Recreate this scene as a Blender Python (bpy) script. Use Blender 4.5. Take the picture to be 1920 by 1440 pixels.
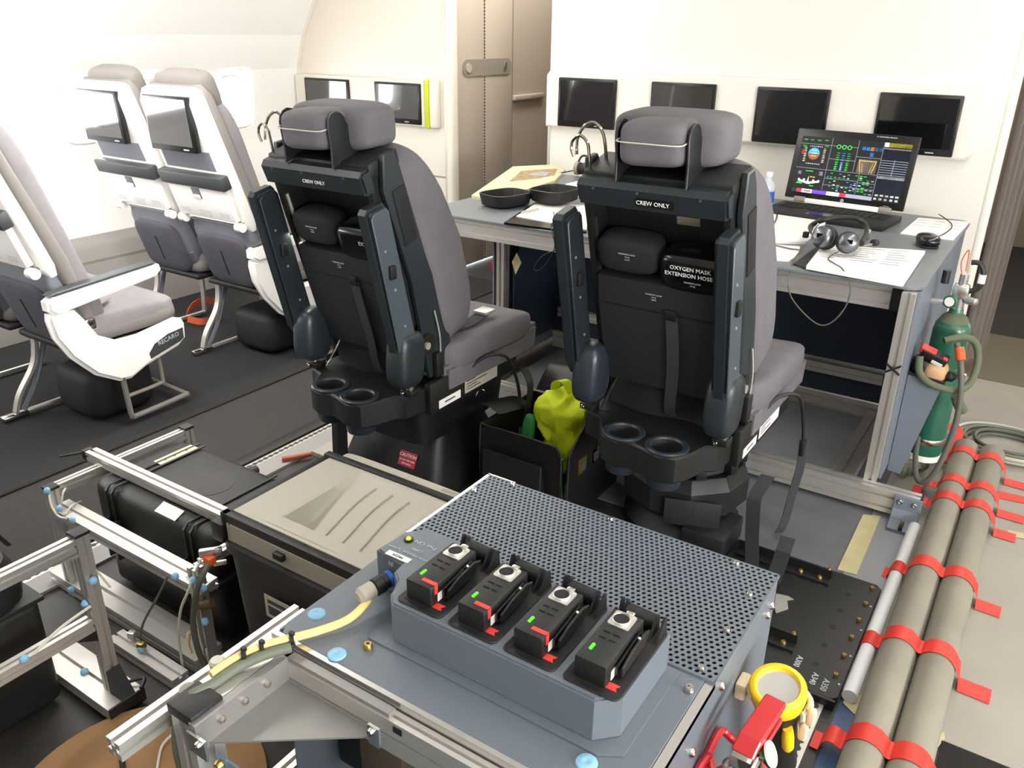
import bpy, bmesh, math, random
from mathutils import Vector, Matrix, Euler
random.seed(7)
for o in list(bpy.data.objects): bpy.data.objects.remove(o)
SC = bpy.context.scene
COL = SC.collection
# ------------------------------------------------------------------ camera
F_PX = 1542.0; CAM_H = 1.5
def _basis(p, y, r):
    p, y, r = map(math.radians, (p, y, r))
    f = Vector((-math.sin(y)*math.cos(p), math.cos(y)*math.cos(p), -math.sin(p)))
    rt = Vector((math.cos(y), math.sin(y), 0)); up = rt.cross(f)
    c, s = math.cos(r), math.sin(r)
    return c*rt+s*up, -s*rt+c*up, f
RT, UP, FW = _basis(23.31, 33.19, 0.765)
EYE = Vector((0, 0, CAM_H))
cam = bpy.data.cameras.new('camera'); cam_o = bpy.data.objects.new('camera', cam); COL.objects.link(cam_o)
cam.sensor_fit = 'HORIZONTAL'; cam.sensor_width = 36.0; cam.lens = F_PX/1920*36; cam.clip_start = .02
cam_o.matrix_world = Matrix(((RT.x, UP.x, -FW.x, 0), (RT.y, UP.y, -FW.y, 0), (RT.z, UP.z, -FW.z, CAM_H), (0, 0, 0, 1)))
SC.camera = cam_o
# ------------------------------------------------------------------ world, lights, exposure
SC.view_settings.view_transform = 'Standard'; SC.view_settings.look = 'None'; SC.view_settings.gamma = 1
SC.view_settings.use_curve_mapping = False; SC.view_settings.exposure = 0.3
w = bpy.data.worlds.new('world'); SC.world = w; w.use_nodes = True
w.node_tree.nodes['Background'].inputs[0].default_value = (.95, .975, 1, 1)
w.node_tree.nodes['Background'].inputs[1].default_value = 10.0
def area(name, loc, size, power, target, color=(1, 1, 1)):
    l = bpy.data.lights.new(name, 'AREA'); l.shape = 'RECTANGLE'; l.size, l.size_y = size; l.energy = power; l.color = color
    o = bpy.data.objects.new(name, l); COL.objects.link(o); o.location = loc
    d = Vector(target)-Vector(loc); o.rotation_euler = d.to_track_quat('-Z', 'Y').to_euler()
    return o
# bright sky outside the windows (portals guide the sampling), daylight along both window bands, ceiling wash lights
def portal(name, loc, size, target):
    o = area(name, loc, size, 1, target); o.data.cycles.is_portal = True
portal('window_band_left', (-4.66, 1.8, 1.07), (4.4, .42), (0, 1.8, 1.07)); portal('window_band_right', (2.66, 1.4, 1.07), (5.2, .42), (0, 1.4, 1.07))
area('daylight_right_windows', (2.5, 1.2, 1.2), (5.0, .5), 230, (-4.5, 2.6, 1.6), (1, .985, .96))
area('daylight_left_windows', (-4.45, 1.6, 1.12), (4.2, .4), 45, (-1.5, 2.2, .7), (.97, .985, 1))
area('added_sidewall_wash', (-3.72, 1.8, 2.2), (.12, 4.6), 60, (-4.6, 1.8, 1.0), (1, .98, .95))  # added lamp, brightens the left side wall
area('added_passage_light', (-2.9, 5.0, 2.26), (.3, 1.2), 14, (-2.9, 5.0, 0), (1, .95, .88))  # added unseen lamp, lifts the dark lavatory door
area('added_galley_light', (.1, 5.6, 2.26), (.3, 1.2), 20, (.1, 5.6, 0), (1, .95, .88))  # added unseen lamp, brightens the floor past the curtain
area('ceiling_wash_left', (-2.7, 2.2, 2.28), (.25, 4.4), 50, (-2.7, 2.2, 0), (1, .95, .88))
area('ceiling_wash_right', (.1, 2.2, 2.28), (.25, 4.4), 28, (.1, 2.2, 0), (1, .95, .88))
# ------------------------------------------------------------------ pixel to place helpers (1920x1440 frame)
def ray(px, py): return RT*((px-960)/F_PX) + UP*(-(py-720)/F_PX) + FW
def PZ(px, py, z=0.0):
    d = ray(px, py); return EYE + d*((z-CAM_H)/d.z)
def PY(px, py, y):
    d = ray(px, py); return EYE + d*(y/d.y)
def PX(px, py, x):
    d = ray(px, py); return EYE + d*(x/d.x)
# ------------------------------------------------------------------ materials
def lin(h):
    v = [int(h[i:i+2], 16)/255 for i in (0, 2, 4)]
    return tuple(c/12.92 if c <= .04045 else ((c+.055)/1.055)**2.4 for c in v)
MATS = {}
def mat(name, hexc, rough=.5, metal=0., bump=0., scale=200., vary=0., vscale=8., emit=0., alpha=1., coat=0., aniso=None, spec=.5, hex2=None):
    m = bpy.data.materials.new(name); m.use_nodes = True; nt = m.node_tree; b = nt.nodes['Principled BSDF']
    c = lin(hexc)
    b.inputs['Base Color'].default_value = (*c, 1); b.inputs['Roughness'].default_value = rough
    b.inputs['Metallic'].default_value = metal; b.inputs['Specular IOR Level'].default_value = spec
    b.inputs['Coat Weight'].default_value = coat
    if alpha < 1: b.inputs['Alpha'].default_value = alpha
    if emit: b.inputs['Emission Color'].default_value = (*c, 1); b.inputs['Emission Strength'].default_value = emit
    tc = None
    if vary or bump:
        tc = nt.nodes.new('ShaderNodeTexCoord')
    if vary:
        n = nt.nodes.new('ShaderNodeTexNoise'); n.inputs['Scale'].default_value = vscale; n.inputs['Detail'].default_value = 5
        nt.links.new(tc.outputs['Object'], n.inputs['Vector'])
        r = nt.nodes.new('ShaderNodeValToRGB'); r.color_ramp.elements[0].position = .35; r.color_ramp.elements[1].position = .68
        c2 = lin(hex2) if hex2 else tuple(min(1, x*(1+vary)) for x in c)
        r.color_ramp.elements[0].color = (*(tuple(x*(1-vary) for x in c) if not hex2 else c), 1)
        r.color_ramp.elements[1].color = (*c2, 1)
        nt.links.new(n.outputs['Fac'], r.inputs['Fac']); nt.links.new(r.outputs['Color'], b.inputs['Base Color'])
    if bump:
        n = nt.nodes.new('ShaderNodeTexNoise'); n.inputs['Scale'].default_value = scale; n.inputs['Detail'].default_value = 3
        mp = nt.nodes.new('ShaderNodeMapping'); nt.links.new(tc.outputs['Object'], mp.inputs['Vector'])
        if aniso: mp.inputs['Scale'].default_value = aniso
        nt.links.new(mp.outputs['Vector'], n.inputs['Vector'])
        bp = nt.nodes.new('ShaderNodeBump'); bp.inputs['Strength'].default_value = bump; bp.inputs['Distance'].default_value = .002
        nt.links.new(n.outputs['Fac'], bp.inputs['Height']); nt.links.new(bp.outputs['Normal'], b.inputs['Normal'])
    MATS[name] = m
    return m
mat('wall_white', 'e9e5dc', .45); mat('wall_side', 'f2f1ee', .4); mat('bulk_beige', 'dfd8cb', .42); mat('lav_beige', 'b0a597', .5)
mat('ceil_white', 'f0efec', .5); mat('dado_grey', '7e7a77', .55); mat('grey_line', '8c857a', .5)
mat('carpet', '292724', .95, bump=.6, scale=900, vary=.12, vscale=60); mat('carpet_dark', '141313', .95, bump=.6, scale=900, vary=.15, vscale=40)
mat('felt', '5c5d60', .95, bump=.5, scale=500, vary=.10, vscale=9)
mat('sheet', '908b81', .55, vary=.07, vscale=3, bump=.15, scale=40); mat('sheet_grey', '86878b', .5, vary=.07, vscale=4)
mat('vinyl_dark', '2e2c2a', .5, vary=.25, vscale=12); mat('metal_floor', 'a59c8d', .32, .85, bump=.4, scale=220)
mat('alu_dull', '8d8b88', .45, .55); mat('alu', 'cfccc6', .38, .75, bump=.06, scale=300, aniso=(1, 1, .05)); mat('alu_bright', 'dcdad6', .25, .95); mat('slot_dark', '3a3a3a', .6, .3)
mat('steel', 'cfcbc4', .18, 1.); mat('ear_metal', '77797e', .3, .9); mat('gold', 'b59a5e', .3, .9); mat('chrome', 'b9b3a8', .12, 1.)
mat('black', '141414', .5, bump=.25, scale=500); mat('black_soft', '101112', .75); mat('black_gloss', '0b0b0c', .18); mat('rubber', '0d0d0d', .6)
mat('seat_shell', '22282c', .38, bump=.12, scale=700); mat('seat_blue', '424b51', .36, bump=.1, scale=700); mat('seat_dark', '15181a', .45, bump=.12, scale=600)
mat('seat_fabric', '625f63', .92, bump=.35, scale=600, vary=.06, vscale=14); mat('seat_panel', '1b1e21', .6, bump=.2, scale=500)
mat('pouch_fabric', '15171a', .85, bump=.4, scale=350); mat('strap', '2e2e30', .9, bump=.4, scale=500); mat('cup_blue', '262d34', .35)
mat('pax_white', 'e6e3de', .4); mat('pax_fabric', '777375', .92, bump=.3, scale=500, vary=.05, vscale=20); mat('pax_pocket', '45434b', .9, bump=.3, scale=400, vary=.06, vscale=16)
mat('pax_grey', '666972', .5); mat('pax_dark', '343839', .5); mat('pax_side', '736e6a', .9, bump=.3, scale=500)
mat('screen_off', '07090b', .08, spec=1.0, coat=1.0); mat('bezel', '0c0d0e', .3)
mat('lime', 'b9c80f', .5); mat('desk_blue', '6c7276', .42, bump=.12, scale=600); mat('panel_blue', '6a737e', .42, bump=.1, scale=600); mat('deep_blue', '222d3d', .5)
mat('cab_blue', '5f676f', .42, bump=.12, scale=700); mat('printer_white', 'aaa598', .45); mat('printer_side', '969184', .5)
mat('case_black', '141413', .5, bump=.3, scale=450); mat('box_dark', '242526', .55, bump=.3, scale=600)
mat('clip_blue', '7fb0cf', .5); mat('cable_white', 'c6c2b4', .5); mat('cable_grey', '55554c', .55); mat('cable_olive', '5f6656', .6); mat('cable_yellow', 'e0c77f', .5); mat('cable_black', '0f0f0f', .5)
mat('orange', 'c9572b', .6); mat('orange_dull', '8f4526', .7); mat('red_tape', 'cc352a', .5, vary=.08, vscale=12); mat('red', 'b01d22', .32, coat=.3); mat('red_bright', 'd8382f', .5)
mat('masking', 'b5ac82', .8, vary=.06, vscale=25); mat('foam_grey', '7f796c', .85, bump=.3, scale=250, vary=.08, vscale=7); mat('conduit_white', 'd2d2d2', .5)
mat('blue_film', '31476b', .45, vary=.2, vscale=20); mat('plate_black', '121212', .42, bump=.15, scale=500)
mat('green_bottle', '1f5a45', .35, coat=.2); mat('olive', '585f48', .8); mat('skin_tan', 'c29a74', .6)
mat('yellow', 'f0c81b', .4); mat('cream', 'd9c7a6', .5); mat('hivis', 'd6e41e', .8, bump=.4, scale=300, vary=.06, vscale=12); mat('leather', '141312', .45, bump=.35, scale=260)
mat('leather_in', '1d1c1b', .7); mat('green_print', '2f7a3c', .5); mat('paper', 'eceae6', .7); mat('paper_cream', 'c9bf9f', .75); mat('print_grey', '9aa0a6', .8); mat('print_ochre', '9c8560', .8, vary=.35, vscale=30)
mat('cardboard', '8f6c47', .85, bump=.2, scale=300, vary=.06, vscale=10); mat('label_white', 'e8e6e0', .6); mat('label_grey', 'a9a497', .6); mat('ink', '3b3b40', .7)
mat('letter_white', 'e9e9e9', .6); mat('letter_grey', 'aeb4ba', .6); mat('caution_red', 'b2212b', .5)
mat('led_green', '39ff14', .4, emit=2.5); mat('led_yellow', 'c8ff14', .4, emit=2.0); mat('bottle_clear', 'd8e2ea', .1, alpha=.45); mat('lens_clear', 'ffffff', .05, alpha=.10); mat('bottle_label', '2456b5', .5)
mat('curtain', '9c918a', .95, bump=.3, scale=200); mat('galley_brown', '8d8273', .6); mat('mesh_brown', '55483a', .7, bump=.5, scale=120); mat('blue_film2', '6e93a8', .15, alpha=.55)
mat('silver_tape', 'b9b7b0', .3, .6); mat('brown_rubber', '5d4633', .6)
def emis(name, h, s=1.0):
    m = mat(name, h, .4, emit=s); return m
emis('scr_black', '0a0c10', .3); emis('scr_green', '2fd046', .9); emis('scr_cyan', '2f8fe0', .9); emis('scr_white', 'e8e8e8', .9); emis('scr_brown', '8a4a25', .8)
emis('scr_yellow', 'd9c230', .9); emis('scr_red', 'd02838', .9); emis('scr_violet', '5b3ad0', .9); emis('scr_pink', 'c9a6a0', .7); emis('scr_grey', '8a90a0', .7); emis('scr_tan', 'a08b7c', .6); emis('scr_navy', '23283a', .6)
# ------------------------------------------------------------------ mesh builder
class B:
    def __init__(s): s.bm = bmesh.new(); s.mi = 0
    def _new(s, verts, faces, M=None):
        vs = [s.bm.verts.new(M @ Vector(v) if M else Vector(v)) for v in verts]
        out = []
        for f in faces:
            try:
                fc = s.bm.faces.new([vs[i] for i in f]); fc.material_index = s.mi; out.append(fc)
            except ValueError: pass
        return vs, out
    def box(s, c, d, rot=None, bev=0., seg=2, M=None):
        T = Matrix.Translation(Vector(c))
        if rot is not None: T = T @ (rot.to_4x4() if isinstance(rot, Matrix) else Euler(rot).to_matrix().to_4x4())
        if M: T = M @ T
        x, y, z = d[0]/2, d[1]/2, d[2]/2
        v, f = s._new([(-x,-y,-z),(x,-y,-z),(x,y,-z),(-x,y,-z),(-x,-y,z),(x,-y,z),(x,y,z),(-x,y,z)],
               [(0,3,2,1),(4,5,6,7),(0,1,5,4),(1,2,6,5),(2,3,7,6),(3,0,4,7)], T)
        if bev > 0: s._bev(f, bev, seg)
        return s
    def mm(s, a, b, bev=0., seg=2):
        a, b = Vector(a), Vector(b)
        return s.box((a+b)/2, (abs(b.x-a.x), abs(b.y-a.y), abs(b.z-a.z)), bev=bev, seg=seg)
    def _bev(s, faces, off, seg):
        es = list({e for f in faces for e in f.edges}); vs = list({v for f in faces for v in f.verts})
        bmesh.ops.bevel(s.bm, geom=es+vs, offset=off, segments=seg, affect='EDGES', profile=.5, clamp_overlap=True)
    def prism(s, poly, axis, a0, a1, bev=0., seg=1, M=None):
        def P(u, v, a): return {'x': (a, u, v), 'y': (u, a, v), 'z': (u, v, a)}[axis]
        n = len(poly)
        vs = [P(u, v, a0) for u, v in poly] + [P(u, v, a1) for u, v in poly]
        fs = [tuple(range(n))[::-1], tuple(range(n, 2*n))] + [(i, (i+1) % n, n+(i+1) % n, n+i) for i in range(n)]
        v, f = s._new(vs, fs, M)
        bmesh.ops.recalc_face_normals(s.bm, faces=f)
        if bev > 0:
            caps = f[:2]; es = list({e for c in caps for e in c.edges})
            bmesh.ops.bevel(s.bm, geom=es, offset=bev, segments=seg, affect='EDGES', clamp_overlap=True)
        return s
    def rings(s, rs, cap=True, closed=False, M=None):
        n = len(rs[0]); vs = [p for r in rs for p in r]; fs = []
        m = len(rs)
        for i in range(m if closed else m-1):
            a, b = i*n, ((i+1) % m)*n
            fs += [(a+j, a+(j+1) % n, b+(j+1) % n, b+j) for j in range(n)]
        if cap and not closed: fs += [tuple(range(n))[::-1], tuple(range((m-1)*n, m*n))]
        v, f = s._new(vs, fs, M)
        bmesh.ops.recalc_face_normals(s.bm, faces=f)
        return s
    def cyl(s, p0, p1, r, r2=None, seg=16, cap=True, M=None):
        p0, p1 = Vector(p0), Vector(p1); d = (p1-p0).normalized()
        u = d.orthogonal().normalized(); v = d.cross(u); r2 = r if r2 is None else r2
        R = lambda p, q: [p+(u*math.cos(t)+v*math.sin(t))*q for t in [2*math.pi*i/seg for i in range(seg)]]
        return s.rings([R(p0, r), R(p1, r2)], cap, M=M)
    def lathe(s, prof, base, axis=(0, 0, 1), seg=20, M=None, cap=True):
        d = Vector(axis).normalized(); u = d.orthogonal().normalized(); v = d.cross(u); base = Vector(base)
        return s.rings([[base+d*z+(u*math.cos(t)+v*math.sin(t))*max(r, 1e-4) for t in [2*math.pi*i/seg for i in range(seg)]] for r, z in prof], cap, M=M)
    def tube(s, path, r, seg=8, smooth=6, M=None, flat=None):
        P = [Vector(p) for p in path]
        if smooth and len(P) > 2: P = crom(P, smooth)
        rs = []; u = None
        for i, p in enumerate(P):
            d = (P[min(i+1, len(P)-1)]-P[max(i-1, 0)]).normalized()
            if u is None: u = d.orthogonal().normalized()
            else:
                u = (u-d*u.dot(d)); u = u.normalized() if u.length > 1e-6 else d.orthogonal().normalized()
            v = d.cross(u)
            rs.append([p+(u*math.cos(t)+v*math.sin(t))*r for t in [2*math.pi*k/seg for k in range(seg)]])
        return s.rings(rs, True, M=M)
    def ribbon(s, path, wdir, width, th=.002, smooth=0, M=None):
        P = [Vector(p) for p in path]
        if smooth: P = crom(P, smooth)
        wd = Vector(wdir).normalized()*width/2; rs = []
        for i, p in enumerate(P):
            d = (P[min(i+1, len(P)-1)]-P[max(i-1, 0)]).normalized(); n = d.cross(wd).normalized()*th/2
            rs.append([p-wd-n, p+wd-n, p+wd+n, p-wd+n])
        return s.rings(rs, True, M=M)
    def loft(s, secs, seg=24, e=4., M=None):
        rs = []
        for cx, cy, cz, hx, hy, *n in secs:
            k = 2/(n[0] if n else e)
            rs.append([(cx+hx*math.copysign(abs(math.cos(t))**k, math.cos(t)), cy+hy*math.copysign(abs(math.sin(t))**k, math.sin(t)), cz) for t in [2*math.pi*(i+.5)/seg for i in range(seg)]])
        return s.rings(rs, True, M=M)
    def pill(s, c, h, e=.35, rot=None, nu=24, nv=12, M=None, fn=None):
        T = Matrix.Translation(Vector(c))
        if rot is not None: T = T @ Euler(rot).to_matrix().to_4x4()
        if M: T = M @ T
        sg = lambda x, k: math.copysign(abs(x)**k, x)
        rs = []
        for j in range(nv+1):
            a = -math.pi/2+math.pi*j/nv*.998+.001*math.pi; ring = []
            for i in range(nu):
                t = 2*math.pi*(i+.5)/nu
                p = Vector((h[0]*sg(math.cos(a), e)*sg(math.cos(t), e), h[1]*sg(math.cos(a), e)*sg(math.sin(t), e), h[2]*sg(math.sin(a), e)))
                if fn: p = Vector(fn(p))
                ring.append(p)
            rs.append(ring)
        return s.rings(rs, True, M=T)
    def sph(s, c, r, seg=12):
        return s.pill(c, (r, r, r), 1., nu=seg, nv=max(6, seg//2))
    def surf(s, fn, nu, nv, M=None):
        vs = [fn(i/nu, j/nv) for j in range(nv+1) for i in range(nu+1)]
        fs = [(j*(nu+1)+i, j*(nu+1)+i+1, (j+1)*(nu+1)+i+1, (j+1)*(nu+1)+i) for j in range(nv) for i in range(nu)]
        s._new(vs, fs, M); return s
    def quad(s, *pts, M=None): s._new(list(pts), [tuple(range(len(pts)))], M); return s
    def beam(s, p0, p1, w=.04, h=.04, up=(0, 0, 1), slots=True, M=None, ns=1):
        """slotted aluminium extrusion from p0 to p1; h along up; ns slots on the tall sides"""
        p0, p1 = Vector(p0), Vector(p1); d = (p1-p0).normalized(); up = Vector(up); a = d.cross(up).normalized(); b = a.cross(d).normalized()
        W, H = w/2, h/2; sw = min(w, h/ns)*.13; sd = min(w, h/ns)*.30; pts = []
        cs = [H*(-1+(2*k+1)/ns) for k in range(ns)]
        if slots:
            pts += [(-W, -H), (-sw, -H), (-sw, -H+sd), (sw, -H+sd), (sw, -H), (W, -H)]
            for c in cs: pts += [(W, c-sw), (W-sd, c-sw), (W-sd, c+sw), (W, c+sw)]
            pts += [(W, H), (sw, H), (sw, H-sd), (-sw, H-sd), (-sw, H), (-W, H)]
            for c in cs[::-1]: pts += [(-W, c+sw), (-W+sd, c+sw), (-W+sd, c-sw), (-W, c-sw)]
        else: pts = [(-W, -H), (W, -H), (W, H), (-W, H)]
        return s.rings([[p+a*u+b*v for u, v in pts] for p in (p0, p1)], True, M=M)
    def bolt(s, p, n, r=.006, h=.004):
        n = Vector(n).normalized(); p = Vector(p)
        return s.lathe([(r, 0), (r, h*.5), (r*.75, h), (r*.4, h), (r*.35, h*.6), (.0, h*.6)], p, n, 10)
def crom(P, n):
    out = []
    for i in range(len(P)-1):
        a, b, c, d = P[max(i-1, 0)], P[i], P[i+1], P[min(i+2, len(P)-1)]
        for k in range(n):
            t = k/n; out.append(.5*((2*b)+(c-a)*t+(2*a-5*b+4*c-d)*t*t+(3*b-3*c+d-a)*t**3))
    out.append(P[-1]); return out
def origin(o):
    v = Vector((0, 0, 0))
    while o is not None: v += o.location; o = o.parent
    return v
def mk(name, b, m, parent=None, smooth=40, local=False, kind=None):
    """one mesh object from builder b; coordinates are world unless local"""
    if not local and parent is not None:
        off = origin(parent); bmesh.ops.translate(b.bm, verts=b.bm.verts, vec=-off)
    me = bpy.data.meshes.new(name); b.bm.to_mesh(me); b.bm.free()
    for k in (m if isinstance(m, (list, tuple)) else [m]): me.materials.append(MATS[k])
    if smooth:
        me.polygons.foreach_set('use_smooth', [True]*len(me.polygons)); me.set_sharp_from_angle(angle=math.radians(smooth))
    o = bpy.data.objects.new(name, me); COL.objects.link(o); o.parent = parent
    if kind: o['kind'] = kind
    return o
def tag(o, label, cat, group=None):
    o['label'] = label; o['category'] = cat
    if group: o['group'] = group
    return o
def thing(name, label, cat, loc=(0, 0, 0), rz=0., group=None):
    o = bpy.data.objects.new(name, None); COL.objects.link(o); o.location = loc; o.rotation_euler = (0, 0, rz); o.empty_display_size = .05
    return tag(o, label, cat, group)
def struct(name, b, m, smooth=40, label=None):
    o = mk(name, b, m, None, smooth); o['kind'] = 'structure'
    if label: o['label'] = label
    return o
def copy_tree(o, parent=None):
    c = o.copy(); COL.objects.link(c); c.parent = parent
    for ch in list(o.children): copy_tree(ch, c)
    return c
def text(name, s, size, loc, xdir, ydir, m, parent, local=False, align='CENTER', ext=.0004, sp=1.0):
    cu = bpy.data.curves.new(name, 'FONT'); cu.body = s; cu.size = size; cu.align_x = align; cu.align_y = 'CENTER'; cu.extrude = ext; cu.resolution_u = 2; cu.space_line = sp
    t = bpy.data.objects.new('tmp', cu); COL.objects.link(t)
    me = bpy.data.meshes.new_from_object(t); bpy.data.objects.remove(t)
    x = Vector(xdir).normalized(); y = Vector(ydir); y = (y-x*y.dot(x)).normalized(); z = x.cross(y)
    L = Vector(loc)-(Vector() if local else origin(parent))
    me.transform(Matrix(((x.x, y.x, z.x, L.x), (x.y, y.y, z.y, L.y), (x.z, y.z, z.z, L.z), (0, 0, 0, 1))))
    me.materials.clear(); me.materials.append(MATS[m]); me.name = name
    o = bpy.data.objects.new(name, me); COL.objects.link(o); o.parent = parent
    return o
X1, Y1, Z1 = Vector((1, 0, 0)), Vector((0, 1, 0)), Vector((0, 0, 1))

def cut(o, b):
    """subtract builder b (in the object's own coordinates) from mesh object o"""
    me = bpy.data.meshes.new('cutter'); bmesh.ops.recalc_face_normals(b.bm, faces=b.bm.faces[:]); b.bm.to_mesh(me); b.bm.free()
    c = bpy.data.objects.new('cutter', me); COL.objects.link(c); c.matrix_world = o.matrix_world if o.parent is None else o.parent.matrix_world
    c.parent = o.parent
    m = o.modifiers.new('cut', 'BOOLEAN'); m.operation = 'DIFFERENCE'; m.object = c; m.solver = 'EXACT'
    dg = bpy.context.evaluated_depsgraph_get(); dg.update()
    new = bpy.data.meshes.new_from_object(o.evaluated_get(dg)); o.modifiers.clear(); o.data = new
    bpy.data.objects.remove(c)
    new.polygons.foreach_set('use_smooth', [True]*len(new.polygons)); new.set_sharp_from_angle(angle=math.radians(40))
# ================================================================== THE SETTING
fl = struct('floor', B().mm((-5.2, -3, -.05), (3, 8.5, 0)), 'vinyl_dark', 0)
def cover(name, x0, y0, x1, y1, z, m): return mk(name, B().mm((x0, y0, .0), (x1, y1, z)), m, fl, 0)
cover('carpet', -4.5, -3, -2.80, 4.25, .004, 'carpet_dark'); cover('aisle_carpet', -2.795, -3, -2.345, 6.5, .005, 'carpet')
cover('felt_cover', -1.95, 2.242, -.285, 4.2, .006, 'felt'); cover('grey_sheet', -.284, 1.78, -.165, 2.70, .005, 'sheet_grey')
cover('white_sheet', -.295, 2.705, 1.4, 4.24, .003, 'sheet'); cover('white_sheet', -.164, 1.745, 1.4, 2.704, .003, 'sheet')
cover('metal_threshold', -.9, 4.245, 1.6, 5.0, .004, 'metal_floor'); cover('aisle_mat', -.9, 5.005, 1.6, 8.4, .003, 'carpet')
cover('rug', .06, -1, 1.4, 1.74, .006, 'carpet_dark'); cover('blue_film', -.165, 1.2, -.10, 1.76, .003, 'blue_film')
def track(n, x, y0, y1, w, m='alu'):
    b = B().mm((x-w/2, y0, .0005), (x+w/2, y1, .009))
    t = struct('trim_%d' % n, b, m, 0)
    d = B(); k = int((y1-y0)/.0254)
    for i in range(k):
        d.cyl((x, y0+.0127+i*.0254, .0092), (x, y0+.0127+i*.0254, .0096), w*.27, seg=8)
    d.mm((x-w*.10, y0, .0091), (x+w*.10, y1, .0095)); mk('track_holes', d, 'slot_dark', t, 0, kind='stuff')
    return t
track(1, -2.262, -.5, 4.2, .034); track(2, -.212, .6, 1.76, .036)
struct('trim_3', B().mm((-2.342, -.5, .0005), (-2.285, 4.2, .016), bev=.004), 'black', 40)
struct('trim_4', B().mm((-2.825, -.5, .0055), (-2.79, 4.2, .012), bev=.003), 'carpet_dark', 40)
struct('trim_5', B().mm((-2.242, -.5, .0005), (-2.16, 4.2, .010)), 'dado_grey', 0)
# side walls: profile (x, z), windows cut between the two band heights
def side_wall(name, prof, band, ys, wy, y0, y1, m, sgn):
    b = B()
    (xa, za), (xb, zb) = band
    def strip(p, q, a, c): b.quad((p[0], a, p[1]), (q[0], a, q[1]), (q[0], c, q[1]), (p[0], c, p[1]))
    for p, q in zip(prof, prof[1:]):
        if (p, q) == ((xa, za), (xb, zb)):
            cur = y0
            for yc in ys: strip(p, q, cur, yc-wy/2); cur = yc+wy/2
            strip(p, q, cur, y1)
        else: strip(p, q, y0, y1)
    w_ = struct(name, b, m, 50)
    for i, yc in enumerate(ys):
        f = B(); n = 28; rs = []
        for dx, s_ in ((0.004, 1.12), (.012, 1.06), (.0, .98), (-.05, .80), (-.05, .74)):
            r = []
            for k in range(n):
                t = 2*math.pi*k/n; e = .55
                u = math.copysign(abs(math.cos(t))**e, math.cos(t)); v = math.copysign(abs(math.sin(t))**e, math.sin(t))
                z = (za+zb)/2+(zb-za)/2*v*s_; x = xa+(xb-xa)*(z-za)/(zb-za)
                r.append((x+dx*sgn, yc+wy/2*u*s_, z))
            rs.append(r)
        f.rings(rs, False)
        mk('window_frame', f, m, w_, 50)
        g = B(); g.quad(*[(xa-.045*sgn, yc+a*wy*.42, za+(zb-za)*(.5+c*.42)) for a, c in ((-1, -1), (1, -1), (1, 1), (-1, 1))])
        mk('window_pane', g, 'pane', w_, 0)
    return w_
mp = mat('pane', 'ffffff', .05); nt = mp.node_tree; tr = nt.nodes.new('ShaderNodeBsdfTransparent'); mx = nt.nodes.new('ShaderNodeMixShader'); mx.inputs[0].default_value = .12
nt.links.new(tr.outputs[0], mx.inputs[1]); nt.links.new(nt.nodes['Principled BSDF'].outputs[0], mx.inputs[2]); nt.links.new(mx.outputs[0], nt.nodes['Material Output'].inputs[0])
PROF = [(-4.42, 0), (-4.52, .37), (-4.60, .80), (-4.60, .9), (-4.575, 1.24), (-4.50, 1.45), (-4.37, 1.66), (-4.1, 2.0), (-3.7, 2.32)]
WY = [.0, .53, 1.06, 1.59, 2.12, 2.65, 3.18, 3.71]
side_wall('wall_left', PROF, (PROF[3], PROF[4]), WY, .25, -3, 4.25, 'wall_side', 1)
RP = [(2.42, 0), (2.52, .37), (2.60, .80), (2.60, .9), (2.575, 1.24), (2.50, 1.45), (2.37, 1.66), (2.1, 2.0), (1.7, 2.32)]
side_wall('wall_right', RP, (RP[3], RP[4]), [-1.06, -.53]+WY, .25, -3, 6.5, 'wall_side', -1)
dado = struct('baseboard_left', B().prism([(-4.24, .006), (-4.36, .37), (-4.40, .40), (-4.53, .40), (-4.43, .006)], 'y', -3, 4.24, .01), 'dado_grey', 40)
mk('heater_grille', B().mm((-4.345, 1.9, .27), (-4.335, 3.2, .31)), 'grey_line', dado, 0)
struct('ceiling', B().mm((-5.2, -3, 2.33), (3, 8.5, 2.38)), 'ceil_white', 0)
struct('wall_aft_blocker', B().mm((-5.2, -3.05, 0), (3, -3, 2.38)), 'bulk_beige', 0)  # unseen, added to keep sky light out from behind the camera
# ceiling wash lamps above the aisles; passage, galley and side wall ones are added
for nm, x, ya, yb, lab in (('ceiling_lamp', -2.7, .05, 4.2, 'long ceiling wash lamp above the passenger seats aisle'), ('ceiling_lamp', .1, .05, 4.2, 'long ceiling wash lamp above the curtain side aisle'), ('ceiling_lamp', -2.9, 4.4, 5.6, 'added ceiling lamp above the lavatory passage'), ('ceiling_lamp', .1, 5.0, 6.2, 'added ceiling lamp above the galley floor beyond the curtain'), ('added_sidewall_lamp', -3.72, .0, 4.1, 'long added wash lamp above the side wall windows')):
    t = thing(nm, lab, 'lamp', (x, (ya+yb)/2, 2.325)); mk('housing', B().mm((x-.15, ya, 2.30), (x+.15, yb, 2.328), .005), 'ceil_white', t, 40)
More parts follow.
